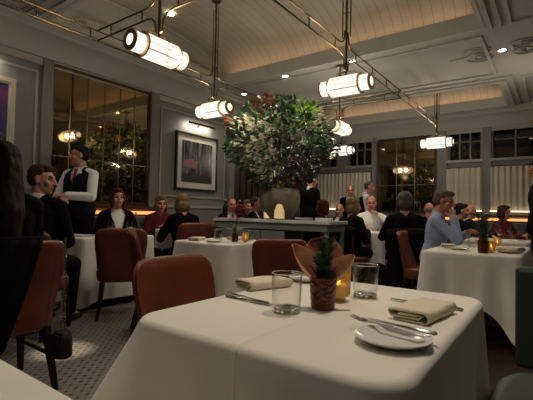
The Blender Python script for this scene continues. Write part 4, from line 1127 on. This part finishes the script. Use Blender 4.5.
def vase(x, y, z, label, sc=1, kind='sprig', group='copper bud vases'):
    t = thing('copper_vase', label, 'vase', (x, y, z), 0, group); t.scale = (sc,) * 3
    mb = MB(); n = 60; R = [[(.034 * math.cos(2 * PI * i / n), .034 * math.sin(2 * PI * i / n), 0) for i in range(n)]]
    for k in range(34):
        f = k / 33; R.append([((.037 + .006 * f) * (1 + (.035 * math.cos(k * .92 + (i // 5 % 2) * PI) * math.sin(2 * PI * i / 5) if 1 < k < 31 else 0)) * math.cos(2 * PI * i / n), (.037 + .006 * f) * (1 + (.035 * math.cos(k * .92 + (i // 5 % 2) * PI) * math.sin(2 * PI * i / 5) if 1 < k < 31 else 0)) * math.sin(2 * PI * i / n), .003 + .097 * f) for i in range(n)])
    for rr_, zz in ((.040, .1), (.035, .012), (.001, .01)): R.append([(rr_ * math.cos(2 * PI * i / n), rr_ * math.sin(2 * PI * i / n), zz) for i in range(n)])
    mb.rings(R, True, False); mb.build('cup', 'copper', t, auto=60)
    return t
vase(-.60, 1.14, .751, 'hammered copper vase with a green sprig on the nearest table')
vase(-2.62, 3.08, .751, 'small copper vase with a red flower on the middle table', .85)
vase(-.5, 3.78, .751, 'small copper vase with a sprig on the right table', 1.05)
vase(-.62, 4.72, .751, 'copper vase farther back on the right table', 1.0)
def sprig(x, y, z, label, h=.19, leaves=True, n=900, sc=1, seed=3, name='sprig'):
    rnd = random.Random(seed); t = thing('flower_sprig', label, 'flowers', (x, y, z)); t.scale = (sc,) * 3
    mb = MB(); nm = MB()
    stems = []
    for k in range(5):
        a = rnd.uniform(0, 6.28); e = V((.024 * math.cos(a), .024 * math.sin(a), h * rnd.uniform(.7, 1.05))) - CRf * .012; m_ = V((e.x * .25, e.y * .25, h * .5)); stems.append((V((0, 0, 0)), m_, e)); mb.tube([V((0, 0, 0)), m_, e], .0017, 5)
    mb.build('stem', 'stem_green', t)
    for i in range(n):
        b, m_, e = rnd.choice(stems); f = rnd.uniform(.38, 1.0)
        p = b * (1 - f) ** 2 + m_ * 2 * f * (1 - f) + e * f * f
        d = V((rnd.uniform(-1, 1), rnd.uniform(-1, 1), rnd.uniform(.1, 1.1)))
        leaf(nm, p, d, V((rnd.uniform(-1, 1), rnd.uniform(-1, 1), .5)), rnd.uniform(.014, .026), .0032, droop=.05)
    nm.build('needles', 'needle', t, auto=180)
    if leaves:
        def big(d, L, W, m_, cup, base, nrm, nm_):
            d = V(d).normalized(); n_ = V(nrm); s = d.cross(n_).normalized(); n_ = s.cross(d); rows = []
            N = 14; M_ = 8
            for k in range(N + 1):
                f = k / N; w = W * ((math.sin(PI * min(1, f * .93 + .05)) ** .75) * (1 - .25 * f) if 'bronze' not in nm_ else (min(1, f * 1.6 + .12) * (1 - max(0, (f - .62) / .38) ** 2.2) ** .5 + .01)); c = V(base) + d * L * f + n_ * (-.10 * L * f * f)
                rows.append([c + s * w * (j / M_ - .5) + n_ * cup * W * ((2 * j / M_ - 1) ** 2) * (1 - .3 * f) for j in range(M_ + 1)])
            mb = MB(); mb.add([x for r in rows for x in r], [(k * (M_ + 1) + j, k * (M_ + 1) + j + 1, (k + 1) * (M_ + 1) + j + 1, (k + 1) * (M_ + 1) + j) for k in range(N) for j in range(M_)])
            o = mb.build(nm_, m_, t, auto=180); q = o.modifiers.new('thick', 'SOLIDIFY'); q.thickness = .0012
        r_ = CRr; f_ = CRf; u_ = V((0, 0, 1)); bz = tuple(f_ * .014 + V((0, 0, .055)))
        big(-r_ * .80 + u_ * 1.0 - f_ * .05, .155, .085, 'copper_leaf', .3, bz, -f_ + r_ * .5, 'copper_leaf')
        big(r_ * 1.0 + u_ * .9 - f_ * .05, .135, .07, 'copper_leaf', .3, bz, -f_ - r_ * .4, 'copper_leaf')
        big(r_ * .04 + u_ * 1.0 + f_ * .2, .148, .125, 'copper_leaf_dark', .12, bz, -f_, 'bronze_leaf')
    return t
sprig(-.60, 1.14, .775, 'green fir sprig with copper coloured magnolia leaves in the nearest copper vase', h=.195, n=1500)
sprig(-.5, 3.78, .775, 'dark green sprig in the copper vase on the right table', h=.2, leaves=False, n=700, sc=1.15, seed=5)
sprig(-.62, 4.72, .775, 'dark green sprig in the copper vase farther back on the right table', h=.22, leaves=False, n=700, sc=1.3, seed=6)
# red orchid in the middle vase
t = thing('red_flower', 'tall red and pink orchid with green leaves in the vase on the middle table', 'flowers', (-2.62, 3.08, .77)); t.scale = (1.5, 1.5, 1.5)
mb = MB(); mb.tube([(0, 0, 0), (.0, .01, .1), (.012, .015, .19), (.03, .02, .22)], .003, 6); mb.build('stem', 'stem_green', t)
mb = MB(); rr = random.Random(2)
for k in range(9): a = rr.uniform(0, 6.28); leaf(mb, V((0, 0, .05)), V((math.cos(a), math.sin(a), .8)), V((0, 0, 1)), .12, .025, droop=.4)
mb.build('leaves', 'leaf_mid', t, auto=180)
for c, m_ in (((.03, .02, .225), 'petal_pink'), ((.02, .015, .20), 'petal_red'), ((.045, .03, .205), 'petal_red'), ((.015, .015, .165), 'petal_red'), ((.018, .012, .14), 'petal_red')):
    mb = MB()
    for k in range(6): a = 2 * PI * k / 6; leaf(mb, V(c), V((math.cos(a), math.sin(a), .4)), V((0, 0, 1)), .042, .032, cup=.4)
    mb.build('bloom', m_, t, auto=180)

def votive(x, y, z, label, sc=1, e=.1):
    t = thing('votive_candle', label, 'candle', (x, y, z), 0, 'amber glass votive candles'); t.scale = (sc,) * 3
    fl_ = lambda i: 1 + .045 * math.cos(i * PI / 2)
    MB().lathe([(.022, 0), (.026, .004), (.020, .010), (.034, .016), (.038, .022), (.041, .115), (.0395, .117), (.0365, .026), (.001, .022)], seg=48, cap1=False, rad=fl_).build('amber_glass', 'amber_glass', t, auto=180)
    MB().lathe([(.028, .027), (.028, .055), (.02, .057)], seg=20).build('wax', 'wax', t)
    MB().lathe([(.0002, .058), (.0045, .063), (.0055, .068), (.003, .078), (.0002, .086)], seg=10).build('flame', 'flame', t)
    l = bpy.data.lights.new('candle_light', 'POINT'); l.energy = e; l.color = (1, .74, .44); l.shadow_soft_size = .008
    o = bpy.data.objects.new('candle_light', l); COL.objects.link(o); o.location = (x, y, z + .10 * sc)
votive(-.615, 1.285, .751, 'lit amber ribbed glass votive beside the copper vase on the nearest table')
votive(-2.5, 3.1, .751, 'lit amber votive beside the red flower on the middle table', .8)
votive(-.45, 3.86, .751, 'lit golden votive beside the small copper vase on the right table', .85)
votive(-.5, 4.78, .751, 'lit amber votive farther back on the right table', .8)
# middle table
napkin(-2.98, 2.9, .751, .4, 'folded napkin at the left corner of the middle table')
napkin(-2.78, 3.3, .751, -.2, 'folded napkin at the back of the middle table behind the red flower')
plate(-2.72, 2.88, .751, .085, 'white bread plate near the front edge of the middle table')
for (x, y, l_) in ((-3.0, 3.25, 'clear tumbler at the back left of the middle table'), (-2.9, 3.12, 'clear tumbler left of the red flower on the middle table'), (-2.62, 3.3, 'clear tumbler right of the red flower on the middle table')): tumbler(x, y, .751, l_, .9)
# left table
t = thing('menu_folder', 'dark menu folder with white pages lying at the corner near the waiter', 'menu', (-4.27, 2.36, .751), .3)
bev(MB().box((-.15, -.11, 0), (.15, .11, .006)).build('cover', 'menu_black', t, smooth=False), .002); MB().box((-.14, -.10, .006), (.14, .10, .012)).build('page', 'paper_white', t, smooth=False)
for x, y, l_ in ((-4.05, 2.6, 'wine glass on the table by the waiter, beside the menu'), (-4.2, 2.72, 'wine glass in front of the woman in black blazer'), (-4.0, 2.82, 'wine glass next to the water bottle on the waiter table')): wineglass(x, y, .751, l_, .85)
tumbler(-4.12, 3.02, .751, 'small tumbler at the right end of the waiter table', .8)
wineglass(-4.2, 3.7, .801, 'wine glass on the small table by the woman in red', .8)
# right table
napkin(-.85, 4.15, .751, .2, 'folded napkin in front of the man in the blue shirt')
plate(-.33, 4.0, .751, .11, 'white plate near the right edge of the right table')
napkin(-.33, 4.0, .768, 1.2, 'folded napkin on the plate at the right edge of the right table')
plate(-.72, 3.98, .751, .085, 'white bread plate at the left of the right table')
tumbler(-.68, 4.42, .751, 'clear tumbler in front of the blue shirted man', .85)
for x, y, l_ in ((-.45, 5.6, 'wine glass at the front of the table behind the right table'), (-.35, 5.75, 'wine glass near the right end of the table behind the right table'), (-.6, 5.7, 'wine glass left on the table behind the right table'), (-.35, 4.75, 'wine glass at the back right of the right table')): wineglass(x, y, .751 if y < 5 else .771, l_, 1.0)
t = thing('sugar_box', 'small white box on the right table between the two copper vases', 'box', (-.62, 4.5, .751)); bev(MB().box((-.04, -.03, 0), (.04, .03, .06)).build('box_body', 'porcelain', t, smooth=False), .004)
MB().box((-.041, -.031, .06), (.041, .031, .066)).build('lid', 'porcelain', t, smooth=False)
# back table
for x, y, l_ in ((-2.15, 5.7, 'wine glass on the back table near the blond woman'), (-1.9, 5.72, 'wine glass on the back table near the gray haired person'), (-2.0, 5.9, 'wine glass on the back table before the man in the white shirt')): wineglass(x, y, .801, l_, .9)
votive(-2.05, 5.66, .801, 'lit amber votive on the back table', .7)
wineglass(.0, 7.1, .781, 'wine glass on the far right table', 1.0); wineglass(.1, 7.2, .781, 'second wine glass from the left on the far right table', 1.0)
def bush(x, y, z, label, m_, h, seed):
    rnd = random.Random(seed); t = thing('potted_plant', label, 'plant', (x, y, z))
    MB().lathe([(.05, 0), (.065, .1), (.06, .1), (.001, .09)], seg=18, cap1=False).build('pot', 'copper', t)
    mb = MB()
    for i in range(160):
        a = rnd.uniform(0, 6.28); r = rnd.uniform(0, .1); zz = .1 + rnd.uniform(0, h); leaf(mb, V((r * math.cos(a), r * math.sin(a), zz)), V((math.cos(a), math.sin(a), .8)), V((0, 0, 1)), .07, .03)
    mb.build('foliage', m_, t, auto=180)
bush(-.78, 5.85, .771, 'dark green plant in a copper pot behind the right table', 'leaf_dark', .22, 1)
bush(-.1, 7.0, .781, 'red flowering plant at the far right table', 'petal_red', .12, 2)

# ------------------------------------------------------------------ green banquettes at the right, bag, coats
def gbanq(x, y0, y1, label, back=True):
    t = thing('green_banquette', label, 'banquette', (x, (y0 + y1) / 2, 0)); L = (y1 - y0) / 2
    R = []
    for z, g in ((.16, .93), (.2, 1), (.42, 1), (.455, .98), (.468, .93), (.472, .84)):
        R.append([(.29 + (.29 * g) * math.copysign(abs(math.cos(a)) ** .45, math.cos(a)), (L - .29 * (1 - g)) * math.copysign(abs(math.sin(a)) ** .3, math.sin(a)), z) for a in [2 * PI * i / 48 for i in range(48)]])
    mb = MB(); mb.rings(R); mb.build('seat', 'green_leather', t, auto=60)
    MB().box((.06, -L + .05, 0), (.55, L - .05, .16)).build('plinth', 'dark_wood', t, smooth=False)
    if back: bev(MB().box((.50, -L, .2), (.62, L, .98)).build('backrest', 'green_leather', t, smooth=False), .04)
    return t
gbanq(-.19, .55, 1.86, 'dark green upholstered banquette seat at the bottom right corner')
t = thing('green_banquette', 'dark green upholstered banquette end panel at the right edge by the hanging cloth', 'banquette', (.14, 3.9, 0))
bev(MB().box((-.37, -.72, .05), (.28, -.62, .72)).build('end_panel', 'green_leather', t, smooth=False), .03)
bev(MB().box((-.25, -.62, .16), (.25, .9, .47)).build('seat', 'green_leather', t, smooth=False), .04)
bev(MB().box((.2, -.62, .2), (.3, .9, .98)).build('backrest', 'green_leather', t, smooth=False), .03)
MB().box((-.2, -.6, 0), (.25, .85, .16)).build('plinth', 'dark_wood', t, smooth=False)

t = thing('handbag', 'small black bucket handbag hanging on a chain from the left tan chair', 'bag', (-2.265, 1.18, .215))
R = []
for z, r in ((0, .055), (.01, .062), (.1, .058), (.135, .05), (.14, .046)): R.append([(r * 1.05 * math.copysign(abs(math.cos(a)) ** .8, math.cos(a)), r * .8 * math.sin(a), z) for a in [2 * PI * i / 24 for i in range(24)]])
mb = MB(); mb.rings(R); mb.build('bag_body', 'menu_black', t)
bev(MB().box((-.055, -.056, .07), (.055, -.046, .135)).build('flap', 'menu_black', t, smooth=False), .004)
mb = MB()
for s in (-1, 1):
    z = .13
    while z < .66:
        c = V((s * (.022 - .02 * (z - .13) / .53), 0, z)); k = int(z * 100) % 2
        pts = [c + V((.006 * math.cos(a) * (1 - k), .006 * math.cos(a) * k, .011 * math.sin(a))) for a in [2 * PI * i / 8 for i in range(9)]]
        mb.tube(pts, .0014, 4); z += .017
mb.build('chain', 'steel', t)

def coat(x, y, fx, fy, label, m_='black_cloth', w0=-.26, w1=.1, slant=.22, zb=.30):
    """coat folded over a chair back: local frame of the chair"""
    t = thing('coat', label, 'coat', (x, y, 0), facing(fx, fy), 'coats over chair backs')
    mb = MB(); vs = []; N = 14; path = [(-.16, .58), (-.165, .76), (-.20, .86), (-.265, .893), (-.33, .875), (-.355, .78), (-.34, .6), (-.315, .45), (-.30, zb)]
    for k, (yy, z) in enumerate(path):
        b = w1 - slant * max(0, (k - 3) / (len(path) - 4))
        for i in range(N + 1):
            xx = w0 + (b - w0) * i / N
            e = abs(xx) / .235
            vs.append((xx, yy + .085 * min(1.2, e) ** 2.4 - .014 * math.sin(i * 1.7 + k * .5) * min(1, k / 3), z - (.02 * math.sin(i * 1.1) if k == len(path) - 1 else 0) - .02 * min(1.1, e) ** 6 * (k in (2, 3, 4))))
    mb.add(vs, [(k * (N + 1) + i, k * (N + 1) + i + 1, (k + 1) * (N + 1) + i + 1, (k + 1) * (N + 1) + i) for k in range(len(path) - 1) for i in range(N)])
    o = mb.build('coat_fabric', m_, t, auto=180); s_ = o.modifiers.new('thick', 'SOLIDIFY'); s_.thickness = .022; s_.offset = 0
    q = o.modifiers.new('smooth', 'SUBSURF'); q.levels = 1; q.render_levels = 1
coat(-2.6, 1.0, -1, 0, 'black coat draped over the left half of the long-haired woman\'s chair', w0=-.27, w1=.10, slant=.2)
coat(-2.36, 5.28, .3, .95, 'black coat hanging over the chair of the blond woman in black', w0=-.26, w1=.26, slant=0, zb=.12)
coat(-1.58, 5.2, -.5, .85, 'black coat hanging over the chair of the gray haired person', w0=-.26, w1=.20, slant=0, zb=.15)
